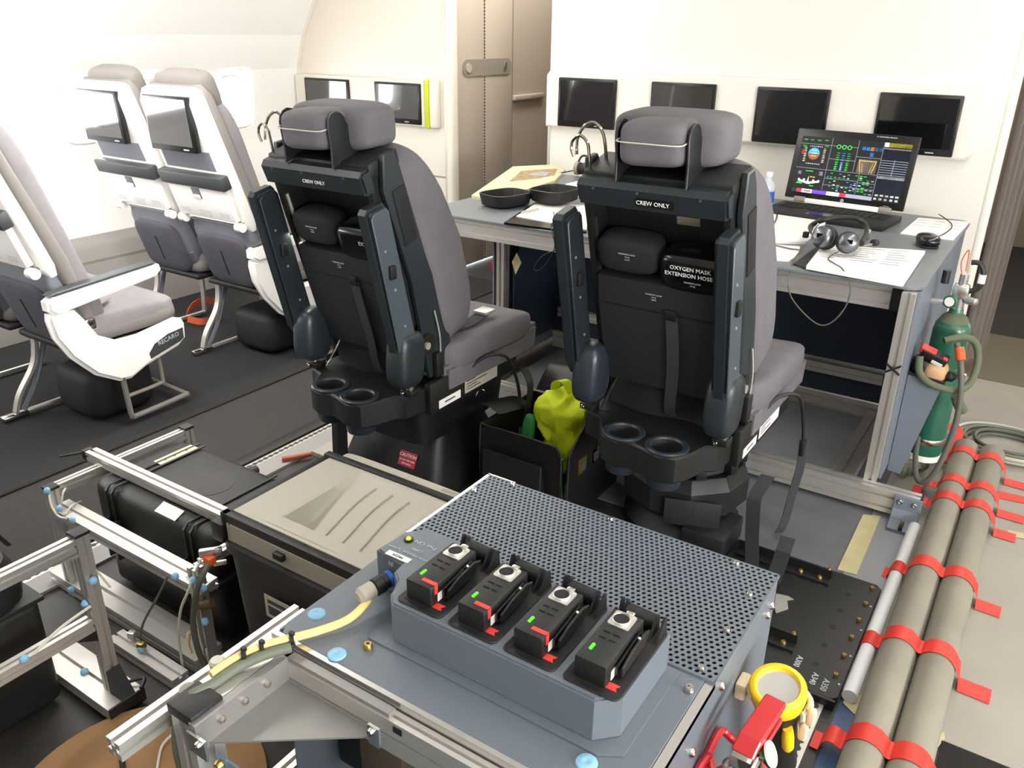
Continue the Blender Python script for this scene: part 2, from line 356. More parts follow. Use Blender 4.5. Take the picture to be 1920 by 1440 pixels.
# left bulkhead, cut along the curved side wall
wl = struct('wall_front_left', B().prism([(-4.42, 0), (-4.60, .80), (-4.575, 1.24), (-4.50, 1.45), (-4.37, 1.66), (-4.1, 2.0), (-3.7, 2.32), (-3.28, 2.32), (-3.28, 0)], 'y', 4.25, 4.31), 'bulk_beige', 0)
mk('edge_trim', B().prism([(-4.615, .80), (-4.59, 1.24), (-4.515, 1.45), (-4.385, 1.66), (-4.115, 2.0), (-4.08, 2.0), (-4.345, 1.66), (-4.475, 1.45), (-4.55, 1.24), (-4.57, .8)], 'y', 4.235, 4.252), 'bulk_beige', wl, 0)
mk('corner_post', B().loft([(-3.262, 4.265, 0, .03, .04, 3), (-3.262, 4.265, 2.32, .03, .04, 3)], 20), 'bulk_beige', wl, 60)
mk('metal_strip', B().mm((-3.30, 4.238, 0), (-3.288, 4.251, 2.32)), 'alu', wl, 0)
mk('panel_joint', B().mm((-4.44, 4.2465, .62), (-3.305, 4.2505, .628)), 'grey_line', wl, 0)
# monitor surround on the left bulkhead with the lime end piece
sur = mk('monitor_surround', B().mm((-4.575, 4.205, .925), (-3.432, 4.25, 1.207), .012), 'bulk_beige', wl)
mk('lime_end', B().mm((-3.432, 4.203, .925), (-3.395, 4.25, 1.207), .004), 'lime', wl); mk('end_cap', B().mm((-3.395, 4.203, .925), (-3.335, 4.25, 1.207), .012), 'bulk_beige', wl)
mk('lower_joint', B().mm((-3.52, 4.244, .0), (-3.515, 4.2505, .5)), 'grey_line', wl, 0)
# centre bulkhead
wc = struct('wall_front_center', B().mm((-2.55, 4.25, 0), (-.262, 4.31, 2.32)), 'wall_white', 0)
mk('monitor_surround', B().prism([(-2.545, .995), (-.385, .995), (-.355, 1.03), (-.36, 1.27), (-.39, 1.298), (-2.52, 1.298), (-2.545, 1.27)], 'y', 4.20, 4.25, .008), 'wall_white', wc)
mk('edge_strip', B().mm((-2.553, 4.245, 0), (-2.538, 4.25, .99)), 'alu', wc, 0)
mk('edge_moulding', B().loft([(-.262, 4.28, 0, .022, .035, 3), (-.262, 4.28, 2.32, .022, .035, 3)], 16), 'wall_white', wc, 60)
mk('panel_joint', B().mm((-2.535, 4.2465, .40), (-.29, 4.2505, .405)), 'grey_line', wc, 0)
# lavatory side wall with its folding door, seen through the passage
lw = struct('wall_lavatory', B().mm((-3.34, 4.31, 0), (-3.29, 4.325, 2.32)).mm((-3.34, 4.972, 0), (-3.29, 6.4, 2.32)).mm((-3.34, 4.325, 2.0), (-3.29, 4.972, 2.32)), 'lav_beige', 0)
mk('wall_joint', B().mm((-3.289, 4.978, 0), (-3.286, 4.984, 2.32)), 'grey_line', lw, 0)
mk('grab_ledge', B().mm((-3.30, 4.98, 1.05), (-3.26, 5.37, 1.085), .008), 'lav_beige', lw)
dr = struct('door_1', B().mm((-3.31, 4.33, .01), (-3.285, 4.642, 1.995), .004), 'lav_beige')
mk('door_leaf', B().mm((-3.31, 4.654, .01), (-3.285, 4.966, 1.995), .004), 'lav_beige', dr)
hb = B()
for i in range(100): hb.mm((-3.286, 4.643, .02+i*.0195), (-3.283, 4.653, .031+i*.0195))
mk('hinge', hb, 'slot_dark', dr, 0)
def yzpill(b, x0, x1, yc, zc, ly, lz, n=8):
    pts = []; r = lz/2
    for k in range(n+1): t = -math.pi/2+math.pi*k/n; pts.append((yc+ly/2-r+r*math.cos(t), zc+r*math.sin(t)))
    for k in range(n+1): t = math.pi/2+math.pi*k/n; pts.append((yc-ly/2+r+r*math.cos(t), zc+r*math.sin(t)))
    return b.prism(pts, 'x', x0, x1)
lp = mk('latch_plate', yzpill(B(), -3.286, -3.279, 4.68, 1.275, .55, .10), 'grey_line', dr)
mk('latch_knob', B().cyl((-3.28, 4.465, 1.275), (-3.272, 4.465, 1.275), .028, seg=20), 'lav_beige', lp); mk('latch_slide', B().mm((-3.28, 4.86, 1.26), (-3.268, 4.885, 1.30), .003), 'steel', lp)
# far end of the passages
struct('wall_far', B().mm((-4.6, 7.4, 0), (3, 7.45, 2.33)), 'galley_brown', 0)
gw = struct('wall_galley', B().mm((.55, 4.5, 0), (.60, 7.4, 2.33)), 'wall_white', 0)
struct('wall_center_monument', B().mm((-2.5, 4.32, 0), (-.45, 7.3, 2.32)), 'galley_brown', 0)
# ================================================================== curtains
def curtain(name, label, pts, z0, z1, m, amp=.018, folds=9):
    P = crom([Vector((x, y, 0)) for x, y in pts], 24); n = len(P); rs = []
    line = []
    for i, p in enumerate(P):
        d = (P[min(i+1, n-1)]-P[max(i-1, 0)]).normalized(); nn = Vector((-d.y, d.x, 0))
        line.append((p, nn, math.sin(i/n*folds*2*math.pi)*amp))
    b = B()
    def fn(u, v):
        i = min(int(round(u*(n-1))), n-1); p, nn, a = line[i]
        q = p+nn*a*(.75+.25*math.sin(v*3)); return (q.x, q.y, z0+(z1-z0)*v)
    b.surf(fn, n-1, 10); bmesh.ops.solidify(b.bm, geom=b.bm.faces[:], thickness=.003)
    return tag(mk(name, b, m, None, 60), label, 'curtain')
curtain('aisle_curtain', 'grey brown pleated cabin curtain hanging beside the centre bulkhead', [(-.225, 4.36), (-.20, 4.40), (-.165, 4.46), (-.14, 4.5)], .03, 2.28, 'curtain', .016, 5)
curtain('passage_curtain', 'dark pleated curtain hanging in the passage beside the lavatory door', [(-3.2, 6.3), (-2.9, 6.32), (-2.6, 6.3)], .03, 2.28, 'carpet_dark', .03, 8)
# ================================================================== monitors
def monitor(x0, x1, z0, z1, y, label, group):
    t = thing('wall_monitor', label, 'monitor', ((x0+x1)/2, y, z0), 0, group)
    mk('bezel', B().mm((x0, y-.016, z0), (x1, y+.02, z1), .006), 'bezel', t)
    mk('screen', B().mm((x0+.014, y-.0175, z0+.032), (x1-.014, y-.0155, z1-.014)), 'screen_off', t, 0)
    mk('maker_badge', B().mm(((x0+x1)/2+.06, y-.0172, z0+.011), ((x0+x1)/2+.095, y-.0158, z0+.016)), 'letter_grey', t, 0)
def mpx(a, y): return PY(a[0], a[1], y)
for (l, r), lab in zip((((1047, 235), (1158, 148)), ((1217, 245), (1345, 157)), ((1410, 262), (1560, 168)), ((1632, 285), (1810, 180))),
      ('black wall monitor on the white centre bulkhead, at the end by the lavatory passage', 'black wall monitor second from the lavatory passage, above the headrest',
       'black wall monitor second from the curtain, behind the open laptop corner', 'black wall monitor nearest the curtain, behind the laptop')):
    x0 = mpx(l, 4.2).x; x1 = mpx(r, 4.2).x
    monitor(x0, x1, 1.004, 1.262, 4.2, lab, 'monitors on the bulkheads')
for (x0, x1), lab in zip(((-4.465, -4.06), (-3.83, -3.455)), ('wall monitor at the window end of the lime ended panel', 'wall monitor beside the lime green end of the left bulkhead panel')):
    monitor(x0, x1, .94, 1.185, 4.205, lab, 'monitors on the bulkheads')
# ================================================================== CREW SEATS  (local: origin on floor, y=0 at rear edge of the seat pan, +y forward)
def crew_seat(x, y, dz, label, first):
    t = thing('crew_seat', label, 'seat', (x, y, 0), 0, 'crew seats at the test desk')
    def p(name, b, m, par=None, sm=40): return mk(name, b, m, par or t, sm, local=True)
    Z = lambda z: z+dz
    TH = math.radians(16.5)                       # recline of the back
    # frame of the back: origin at hinge (y=.2,z=.5), v up along the back, n rearwards
    bo = Vector((0, .115, Z(.52))); bv = Vector((0, -math.sin(TH), math.cos(TH))); bn = Vector((0, -math.cos(TH), -math.sin(TH)))
    M = Matrix(((1, 0, 0, bo.x), (0, -bn.y, bv.y, bo.y), (0, -bn.z, bv.z, bo.z), (0, 0, 0, 1)))   # local back coords: x right, y forward (into the seat), z up along back
    # ---- pedestal
    if first:
        p('pedestal', B().loft([(0, .33, .0, .22, .23, 8), (0, .33, .07, .22, .23, 8), (0, .33, .22, .185, .15, 8), (0, .33, .23, .19, .24, 9), (0, .33, .37, .20, .26, 9)], 24), 'black')
        pl = p('caution_plate', B().prism([(-.036, -.026), (.036, -.026), (.036, .026), (-.036, .026)], 'y', -.0015, .0015, M=Matrix.Translation((.085, .1322, .135)) @ Euler((-.47, 0, 0)).to_matrix().to_4x4()), 'caution_red')
        up = Vector((0, math.sin(.47), math.cos(.47)))
        for s_, dz_, sz in (('CAUTION', .013, .0165), ('DO NOT STEP HERE', -.004, .0072), ('UNIT MOVES', -.016, .0072)):
            text('lettering', s_, sz, Vector((.085, .1298, .135))+up*dz_, X1, up, 'letter_white', pl, True)
    else:
        pd = p('pedestal', B().lathe([(.19, 0), (.19, .03), (.16, .06), (.13, .10)], (0, .33, 0), seg=24), 'black')
        p('turret', B().lathe([(.19, .10), (.205, .12), (.205, .20), (.185, .235), (.18, .24)], (0, .33, 0), seg=10), 'black', sm=20)
        p('bearing_ring', B().lathe([(.155, .24), (.165, .25), (.165, .285), (.14, .295)], (0, .33, 0), seg=28), 'slot_dark')
        for k in range(10):
            a = k*math.pi/5+.3; q = B().box((.165*math.cos(a), .33+.165*math.sin(a), .27), (.05, .035, .05), (0, 0, a), .006); p('ring_lug', q, 'black')
        p('lift_column', B().cyl((.05, .26, .24), (.05, .26, .38), .022), 'steel'); p('lift_column', B().cyl((-.06, .28, .24), (-.06, .28, .38), .018), 'black')
        p('cover_plate', B().box((.10, .15, .14), (.17, .008, .09), (.0, 0, .35), .002), 'seat_panel')
        p('mechanism_box', B().mm((.08, .12, .02), (.22, .3, .10), .01), 'black')
    # ---- seat pan with the cup holder shelf
    b = B().prism([(-.205, .0), (-.15, -.02), (-.118, -.075), (-.09, -.115), (-.045, -.132), (.0, -.118), (.03, -.125), (.09, -.146), (.135, -.13), (.160, -.085), (.178, -.02), (.205, 0), (.215, .06), (.235, .58), (-.235, .58), (-.215, .06)], 'z', Z(.37), Z(.452), .006)
    pan = p('seat_pan', b, 'black'); cc = B()
    for cx, cy in ((-.045, -.072), (.090, -.084)): cc.cyl((cx, cy, Z(.30)), (cx, cy, Z(.50)), .0475, seg=28)
    cut(pan, cc)
    cups = B(); ins = B()
    for cx, cy in ((-.045, -.072), (.090, -.084)):
        cups.lathe([(.043, -.112), (.0465, -.104), (.0465, .0015), (.060, .0015), (.0605, .006), (.057, .009), (.047, .009), (.0435, .004)], (cx, cy, Z(.45)), seg=28, cap=False)
        ins.lathe([(.0437, .0035), (.0415, -.10), (.001, -.1015)], (cx, cy, Z(.45)), seg=28, cap=False)
    ch_ = p('cup_holder', cups, 'cup_blue')
    p('cup_shade', ins, 'black_soft', ch_)  # dark inner surface, the shade inside the cups put into the colour
    p('pan_side', B().mm((.216, .08, Z(.36)), (.238, .56, Z(.47)), .003), 'black'); p('pan_side', B().mm((-.238, .08, Z(.36)), (-.216, .56, Z(.47)), .003), 'black')
    lb = p('data_plate', B().mm((.2385, .26, Z(.375)), (.24, .45, Z(.455))), 'label_white' if not first else 'label_grey', sm=0)
    q = B()
    for i in range(7): q.mm((.2398, .27, Z(.385+i*.0095)), (.2404, .27+.04+.12*random.random(), Z(.3885+i*.0095)))
    p('plate_print', q, 'ink', lb, 0)
    l2 = p('serial_tag', B().mm((.2385, .12, Z(.372)), (.24, .235, Z(.40))), 'label_white', sm=0)
    p('tag_print', B().mm((.2398, .15, Z(.384)), (.2404, .205, Z(.389))), 'ink', l2, 0)
    # ---- cushions
    def sag(q):
        q = q.copy(); yy = q.y/.28; q.z += .018*abs(q.x/.25)**2-.03*max(0, yy)**3+(.006*math.sin(q.x*38+q.y*20) if q.z < 0 else .003*math.sin(q.x*24+1)); return q
    sc = p('seat_cushion', B().pill((0, .44, Z(.505)), (.255, .285, .062), .38, nu=48, nv=18, fn=sag), 'seat_fabric', sm=80)
    p('cover_skirt', B().prism([(.16, .41), (.70, .40), (.715, .50), (.16, .50)], 'x', -.243, .243, .012, 2, M=Matrix.Translation((0, 0, dz))), 'seat_fabric', sc, 60)
    def bul(q):
        q = q.copy(); v = (q.z+.32)/.64; q.y += .075*math.sin(min(1, max(0, 1-v))*math.pi*.9)*(1 if q.y > 0 else .25)-.02*v; q.x *= 1-.10*v; return q
    p('back_cushion', B().pill((0, .145, .325), (.232, .075, .335), .33, nu=44, nv=26, fn=bul, M=M), 'seat_fabric', sm=80)
    # ---- back frame
    for s_ in (-1, 1):
        fr = B().prism([(-.015, -.04), (.05, -.055), (.115, .02), (.125, .13), (.095, .34), (.075, .64), (.06, .685), (.02, .69), (-.01, .60), (.01, .3)], 'x', s_*.196, s_*.216, .004, M=M)
        p('side_frame', fr, 'seat_shell')
    # inner rear shell recess
    p('recess_panel', B().box((0, .05, .30), (.39, .012, .62), M=M), 'seat_dark', sm=0)
    for s_ in (-1, 1): p('recess_cheek', B().box((s_*.186, .005, .40), (.016, .085, .50), M=M), 'black')
    p('side_window', B().box((.217, .045, .50), (.004, .055, .17), M=M, bev=.0015), 'black_soft')
    p('top_box', B().box((0, .035, .655), (.392, .125, .045), M=M, bev=.006), 'black')
    bar = p('top_bar', B().prism([(-.030, .592), (-.060, .604), (-.064, .655), (-.050, .668), (-.018, .668), (-.018, .592)], 'x', -.200, .196, .007, 2, M=M), 'seat_shell')
    q = B()
    for bx in (-.15, -.03, .13): q.cyl((bx, -.0625, .650), (bx, -.0665, .650), .0035, seg=8, M=M)
    p('bar_screw', q, 'seat_blue', bar, 40)
    if not first: p('sign_plate', B().box((.015, -.0645, .628), (.096, .0014, .020), (-.08, 0, 0), M=M), 'black_gloss', bar, 0)
    tx = M.to_3x3() @ X1; ty = M.to_3x3() @ Z1
    text('lettering', 'CREW ONLY', .0150, M @ Vector((.010, -.0662, .627)), tx, ty, 'letter_white', bar, True)
    mm_ = B()
    # pouches
    pu = p('roll_pouch', B().pill((-.085, -.005, .455), (.088, .048, .05), .5, nu=24, nv=14, M=M), 'pouch_fabric', sm=80)
    for i, s_ in enumerate(('MAXIMUM LOAD', '1.5 Kg', '3.30 lb')): text('lettering', s_, (.0062 if i == 0 else .0055), M @ Vector((-.075, -.0545, .470-i*.008)), tx, ty, 'letter_grey', pu, True)
    p2 = p('roll_pouch', B().pill((.098, -.008, .435), (.092, .05, .055), .5, nu=24, nv=14, M=M), 'black_gloss', sm=80)
    if not first:
        text('lettering', 'OXYGEN MASK', .0155, M @ Vector((.100, -.0590, .458)), tx, ty, 'letter_white', p2, True); text('lettering', 'EXTENSION HOSE', .0155, M @ Vector((.095, -.0590, .440)), tx, ty, 'letter_white', p2, True)
        for i, s_ in enumerate(('MAXIMUM LOAD', '1.5 Kg')): text('lettering', s_, .0058, M @ Vector((.105, -.0590, .420-i*.008)), tx, ty, 'letter_grey', p2, True)
        p('red_tab', B().box((.135, -.035, .374), (.05, .004, .016), (0, -.15, 0), M=M), 'caution_red')
        p('worn_sticker', B().box((.055, .043, .535), (.062, .003, .022), M=M), 'grey_line', sm=0)
    else:
        text('lettering', 'EXT', .0165, M @ Vector((.125, -.0590, .447)), tx, ty, 'letter_white', p2, True)
    p('gas_strut', B().cyl((-.178, -.02, .18), (-.178, -.02, .55), .006, seg=8, M=M), 'alu' if first else 'black')
    po = p('rear_pocket', B().prism([(-.045, .39), (-.055, .30), (-.05, .05), (-.025, .035), (.03, .035), (.03, .39)], 'x', -.178, .178, .008, 2, M=M), 'seat_panel')
    for i, s_ in enumerate(('MAXIMUM LOAD', '1.5 Kg', '3.30 lb')): text('lettering', s_, (.0062 if i == 0 else .0055), M @ Vector((-.005, -.0545, .362-i*.008)), tx, ty, 'letter_grey', po, True)
    p('pocket_seam', B().box((0, -.054, .31), (.35, .003, .004), M=M), 'black', po, 0)
    st = p('pocket_strap', B().ribbon([M @ Vector(v) for v in ((.045, -.058, .31), (.05, -.066, .22), (.042, -.060, .10), (.030, -.058, .0), (.028, -.05, -.04))], X1, .034, .003, 5), 'strap')
    p('buckle', B().box((.045, -.06, .312), (.03, .01, .03), M=M, bev=.003), 'black', st)
    # lower curtain cover
    p('lower_cover', B().surf(lambda u, v: M @ Vector((-.175+.35*u, -.02-.03*v+.012*math.sin(u*9+v*2), .06-.15*v)), 14, 6), 'pouch_fabric', sm=80)
    # ---- headrest with its two plates
    for s_ in (-1, 1):
        pts = [(-.058, .67), (.070, .67), (.060, .72), (.036, .765)]+[(.0+.036*math.cos(a), .77+.036*math.sin(a)) for a in (.4, .9, 1.4, 1.9, 2.4, 2.9)]+[(-.044, .72)]
        p('headrest_plate', B().prism(pts, 'x', s_*.088, s_*.095, .002, M=M), 'seat_dark')
    def hr(q):
        q = q.copy(); q.z += .002*math.sin(q.x*22); return q
    h = p('headrest', B().pill((0, .05, .742), (.087, .112, .054), .40, (-.24, 0, 0), nu=44, nv=20, fn=hr, M=M), 'seat_fabric', sm=80)
    wing = B().pill((0, .112, .726), (.150, .082, .062), .42, (-.24, 0, 0), nu=40, nv=18, M=M); p('headrest_front', wing, 'seat_fabric', h, 80)
    p('headrest_seam', B().tube([M @ Vector(v) for v in ((-.084, -.03, .770), (-.075, -.058, .774), (0, -.064, .776), (.075, -.058, .774), (.086, -.03, .770), (.0885, .0, .764))], .0018, 6, 4), 'cable_white', h)
    # ---- stowed armrests behind the back
    for s_ in (-1, 1):
        xa, xb = (.178, .222) if s_ > 0 else (-.262, -.220)
        A = Matrix(((1, 0, 0, 0), (0, 1, 0, 0), (0, 0, 1, 0), (0, 0, 0, 1)))
        prof = [(-.145, Z(1.035)), (-.135, Z(1.05)), (-.075, Z(1.062)), (-.062, Z(1.05)), (.055, Z(.60)), (.03, Z(.565)), (-.02, Z(.57)), (-.045, Z(.61))]
        lo, hi = min(xa, xb), max(xa, xb)
        a = p('armrest', B().prism(prof, 'x', lo, hi, .009, 2), 'seat_shell')
        p('arm_side', B().prism([(y_*.86-.006, (z_-Z(.8))*.95+Z(.8)) for y_, z_ in prof], 'x', hi-.002, hi+.004, .002), 'seat_blue' if s_ > 0 else 'seat_shell', a)  # right arm gets a lighter blue side, sky reflection put into the colour
        q = B()
        for f_ in (.15, .5, .85): q.cyl((hi+.004, -.10+.10*f_, Z(.98-.34*f_)), (hi+.006, -.10+.10*f_, Z(.98-.34*f_)), .004, seg=8)
        p('arm_screw', q, 'alu', a)
        p('arm_button', B().mm((hi+.003, -.075, Z(.845)), (hi+.014, -.05, Z(.885)), .003), 'black', a)
        p('pivot_shroud', B().pill((s_*.200, .012, Z(.572)), (.043, .06, .09), .55, (-.1, 0, 0), 22, 14), 'cup_blue' if s_ < 0 else 'seat_shell', sm=60)
        p('pivot_post', B().cyl((s_*.205, .02, Z(.452)), (s_*.213, .012, Z(.51)), .0135), 'alu_bright'); p('post_foot', B().mm((s_*.205-.022, -.002, Z(.452)), (s_*.205+.022, .045, Z(.472)), .003), 'black'); p('post_screw', B().bolt((s_*.205-.01, -.004, Z(.462)), (0, -1, 0), .007, .005), 'steel')
        p('linkage_rod', B().tube([(s_*.17, .03, Z(.458)), (s_*.165, .07, Z(.50)), (s_*.15, .10, Z(.56))], .004, 6, 4), 'steel')
        if s_ > 0:
            d = p('decal', B().mm((hi+.0085, -.02, Z(.53)), (hi+.0105, .03, Z(.585))), 'black_gloss', a, 0)
            p('decal_mark', B().mm((hi+.0104, .003, Z(.54)), (hi+.0112, .007, Z(.575))).mm((hi+.0104, -.012, Z(.573)), (hi+.0112, .022, Z(.578))).mm((hi+.0104, -.008, Z(.537)), (hi+.0112, .018, Z(.541))), 'letter_white', d, 0)
    # ---- recline lever parts on the right flank
    p('recline_gear', B().cyl((.217, .09, Z(.60)), (.228, .09, Z(.60)), .035, seg=20), 'black'); p('gear_hub', B().cyl((.228, .08, Z(.60)), (.236, .08, Z(.60)), .012), 'grey_line')
    p('release_cable', B().tube([(.222, .13, Z(.70)), (.228, .145, Z(.62)), (.226, .15, Z(.55)), (.225, .14, Z(.48))], .003, 6, 5), 'alu'); p('cable_block', B().mm((.218, .12, Z(.48)), (.236, .155, Z(.56)), .004), 'black')
    # ---- coat hook
    p('coat_hook', B().tube([M @ Vector(v) for v in ((-.18, -.02, .66), (-.184, -.01, .71), (-.192, .0, .738), (-.212, .005, .752), (-.233, .005, .742), (-.240, .0, .722), (-.232, -.005, .70))], .0042, 8, 6), 'chrome')
    p('coat_hook', B().tube([M @ Vector(v) for v in ((-.165, .04, .66), (-.17, .05, .72), (-.18, .055, .75), (-.202, .055, .768), (-.226, .045, .757), (-.238, .03, .73), (-.232, .01, .70))], .0042, 8, 6), 'chrome')
    # ---- belts
    if first:
        sbt = p('lap_belt', B().ribbon([(.20, .12, Z(.575)), (.17, .20, Z(.582)), (.16, .28, Z(.579)), (.18, .36, Z(.584)), (.17, .46, Z(.590))], X1, .05, .003, 5), 'strap')
        p('belt_buckle', B().box((.17, .47, Z(.597)), (.055, .06, .012), bev=.003), 'alu', sbt)
    p('crotch_wire', B().tube([(.238, .30, Z(.46)), (.26, .36, Z(.485)), (.30, .42, Z(.47)), (.315, .46, Z(.38)), (.325, .47, Z(.30))], .006, 8, 6), 'black')
    if not first:
        p('hanging_strap', B().ribbon([(.325, .47, Z(.31)), (.33, .46, Z(.22)), (.325, .44, Z(.14)), (.322, .40, Z(.04)), (.318, .36, -.02+.06)], (.83, .55, 0), .026, .004, 5), 'strap'); p('strap_slider', B().box((.327, .465, Z(.285)), (.014, .032, .05), bev=.003), 'black')
    # ---- bent foot stay on the floor beside the pedestal
    if first: p('support_leg', B().prism([(-.05, .004), (.0, .004), (.02, .37), (-.03, .37)], 'x', -.16, -.13, .003, M=Matrix.Translation((0, .06, 0))), 'black')
    return t
crew_seat(-1.752, 1.765, 0, 'grey cushioned black crew seat beside the passenger seats aisle, with a red caution plate', True)
crew_seat(-.820, 1.970, .016, 'grey cushioned black crew seat in front of the laptop, with oxygen mask pouch', False)
# ================================================================== PASSENGER SEATS (local: origin on floor at rear foot line)
def pax_seat(x, y, label, aisle):
    t = thing('passenger_seat', label, 'seat', (x, y, 0), 0, 'passenger seats by the side wall')
    def p(name, b, m, par=None, sm=40): return mk(name, b, m, par or t, sm, local=True)
    TH = math.radians(17); bo = Vector((0, .13, .40)); c, s = math.cos(TH), math.sin(TH)
    M = Matrix(((1, 0, 0, 0), (0, c, -s, bo.y), (0, s, c, bo.z), (0, 0, 0, 1)))
    # white rear shell
    sh = p('back_shell', B().loft([(0, .03, .26, .205, .02, 5), (0, .025, .30, .216, .034, 5), (0, .02, .50, .216, .036, 5), (0, .015, .70, .212, .034, 5), (0, .018, .84, .205, .03, 5), (0, .03, .885, .19, .02, 4), (0, .035, .895, .16, .01, 4)], 36, M=M), 'pax_white', sm=60)
    p('back_edge', B().loft([(.0, .07, .02, .20, .03, 4), (0, .075, .30, .219, .04, 4), (0, .06, .60, .217, .036, 4), (0, .055, .86, .205, .03, 4), (0, .06, .90, .17, .015, 3)], 32, M=M), 'pax_side', sm=60)
    p('back_cushion', B().pill((0, .11, .40), (.205, .045, .42), .35, nu=32, nv=20, M=M), 'pax_fabric', sm=80)
    p('headrest', B().pill((0, .105, .845), (.165, .05, .095), .45, nu=28, nv=14, M=M), 'pax_side', sm=80)
    MM = M @ Matrix.Translation((-.005, -.020, .76)) @ Matrix.Rotation(math.radians(-13), 4, 'X')
    mo = p('seat_monitor', B().box((0, -.006, 0), (.30, .030, .225), M=MM, bev=.006), 'bezel'); p('screen', B().box((0, -.0218, .008), (.275, .002, .188), M=MM), 'screen_off', mo, 0); p('screen_button', B().box((.09, -.0222, -.100), (.035, .001, .005), M=MM), 'letter_grey', mo, 0)
    p('literature_niche', B().box((-.005, -.015, .60), (.33, .006, .085), M=M), 'pax_grey', sm=0)
    led = p('tray_latch_ledge', B().box((0, -.03, .515), (.437, .045, .062), M=M, bev=.008), 'pax_dark')
    tr_ = p('tray_table', B().box((-.005, -.022, .405), (.395, .03, .155), M=M, bev=.006), 'pax_white')
    p('tray_latch', B().box((-.01, -.0375, .45), (.055, .004, .05), M=M, bev=.002), 'pax_grey', tr_); p('latch_hook', B().box((-.01, -.040, .435), (.04, .006, .018), M=M, bev=.002), 'pax_white', tr_)
    q = B()
    for k, (xx, n) in enumerate(((-.14, 3), (0, 4), (.13, 3))):
        for i in range(n): q.box((xx, -.0373, .365-i*.008), (.085 if k == 1 else .065, .0006, .0022), M=M)
    p('tray_notice', q, 'print_grey', tr_, 0)
    p('hinge_bar', B().cyl((-.2, -.012, .31), (.2, -.012, .31), .010, M=M), 'alu_bright'); p('hinge_knob', B().cyl((.175, -.03, .305), (.215, -.03, .305), .020, M=M), 'pax_white'); p('hinge_knob', B().cyl((-.215, -.03, .305), (-.175, -.03, .305), .020, M=M), 'pax_white')
    fr = p('lower_shell', B().loft([(0, .06, -.09, .13, .02, 3), (0, .03, -.04, .185, .045, 4), (0, .02, .10, .205, .045, 4), (0, .02, .24, .20, .04, 4), (0, .03, .30, .19, .03, 4)], 32, M=M), 'pax_grey', sm=60)
    p('rear_pocket', B().pill((0, -.012, .105), (.172, .030, .135), .42, nu=30, nv=16, M=M), 'pax_pocket', fr, 80); p('pocket_slit', B().box((-.005, -.0425, .10), (.006, .004, .13), (0, .05, 0), M=M), 'black_soft', fr, 0)
    cu = p('seat_cushion', B().pill((0, .335, .42), (.222, .225, .052), .30, nu=32, nv=12), 'pax_fabric', sm=80); p('cushion_border', B().pill((0, .335, .405), (.224, .227, .036), .28, nu=32, nv=10), 'pax_side', cu, 80)
    p('seat_frame', B().mm((-.21, .10, .34), (.21, .50, .368), .01), 'black')
    # rear leg struts, front legs, floor fittings
    for xx in (-.20,):
        l = p('leg', B().ribbon([(xx, .015, .03), (xx, .045, .10), (xx, .12, .20), (xx, .145, .28), (xx, .15, .36)], X1, .03, .012, 5), 'alu'); p('leg_brace', B().tube([(xx, .05, .03), (xx, .13, .15), (xx, .20, .33)], .011, 8, 4), 'pax_grey', l); p('track_fitting', B().mm((xx-.02, -.045, .006), (xx+.02, .06, .028), .006), 'steel', l)
        p('track_bar', B().mm((xx-.008, .02, .012), (xx+.008, .40, .03), .004), 'alu', l); p('leg', B().ribbon([(xx, .40, .02), (xx, .41, .2), (xx, .38, .35)], X1, .03, .012, 4), 'alu')
    if aisle: p('equipment_box', B().pill((0, .30, .115), (.15, .15, .105), .4), 'black_soft', sm=60)
    p('belt', B().ribbon([(.2, .10, .48), (.17, .17, .485), (.13, .26, .49), (.07, .33, .484)], (0, 1, 0), .045, .003, 5), 'pax_side')
    if aisle:
        ar = p('armrest', B().prism([(.0, .555), (.03, .535), (.09, .545), (.44, .588), (.465, .61), (.46, .632), (.43, .636), (.03, .607), (.0, .59)], 'x', .222, .278, .010, 2), 'pax_white')
        p('arm_pad', B().prism([(.03, .604), (.43, .634), (.45, .64), (.43, .648), (.03, .618), (.01, .61)], 'x', .226, .274, .004), 'pax_dark', ar)
        sd = p('side_panel', B().prism([(-.005, .52), (.0, .545), (.10, .535), (.13, .49), (.17, .415), (.24, .375), (.33, .372), (.50, .395), (.53, .385), (.54, .36), (.535, .30), (.50, .275), (.34, .235), (.27, .205), (.22, .21), (.13, .265), (.05, .36), (.005, .45)], 'x', .226, .268, .014, 3), 'pax_white', sm=60)
        p('side_inlay', B().prism([(.36, .262), (.50, .295), (.52, .305), (.522, .35), (.45, .342), (.385, .318), (.355, .285)], 'x', .2675, .2695), 'pax_dark', sd, 0)
        text('lettering', 'RECARO', .026, (.2698, .45, .322), Y1+.17*Z1, Z1, 'letter_grey', sd, True)
        p('belt_buckle', B().mm((.19, .15, .43), (.225, .19, .475), .005), 'steel')
        p('baggage_bar', B().tube([(.245, .24, .22), (.245, .245, .10), (.245, .25, .045), (.24, .28, .035), (.235, .50, .04), (.22, .515, .042), (-.05, .515, .05)], .011, 8, 3), 'pax_side'); p('bar_stay', B().tube([(.24, .24, .13), (.20, .42, .115), (.195, .44, .13), (.19, .44, .24)], .008, 8, 3), 'grey_line')
    return t
SB = (-3.175, -3.665)
pax_seat(SB[0], 2.337, 'white backed passenger seat on the aisle in the row beside the crew seat', True)
pax_seat(SB[1], 2.337, 'white backed passenger seat by the window in the row beside the crew seat', False)
pax_seat(SB[0], 1.421, 'passenger seat on the aisle with white armrest and grey cushion, in the rear row', True)
pax_seat(SB[1], 1.421, 'passenger seat by the window in the rear row, behind the white armrest', False)
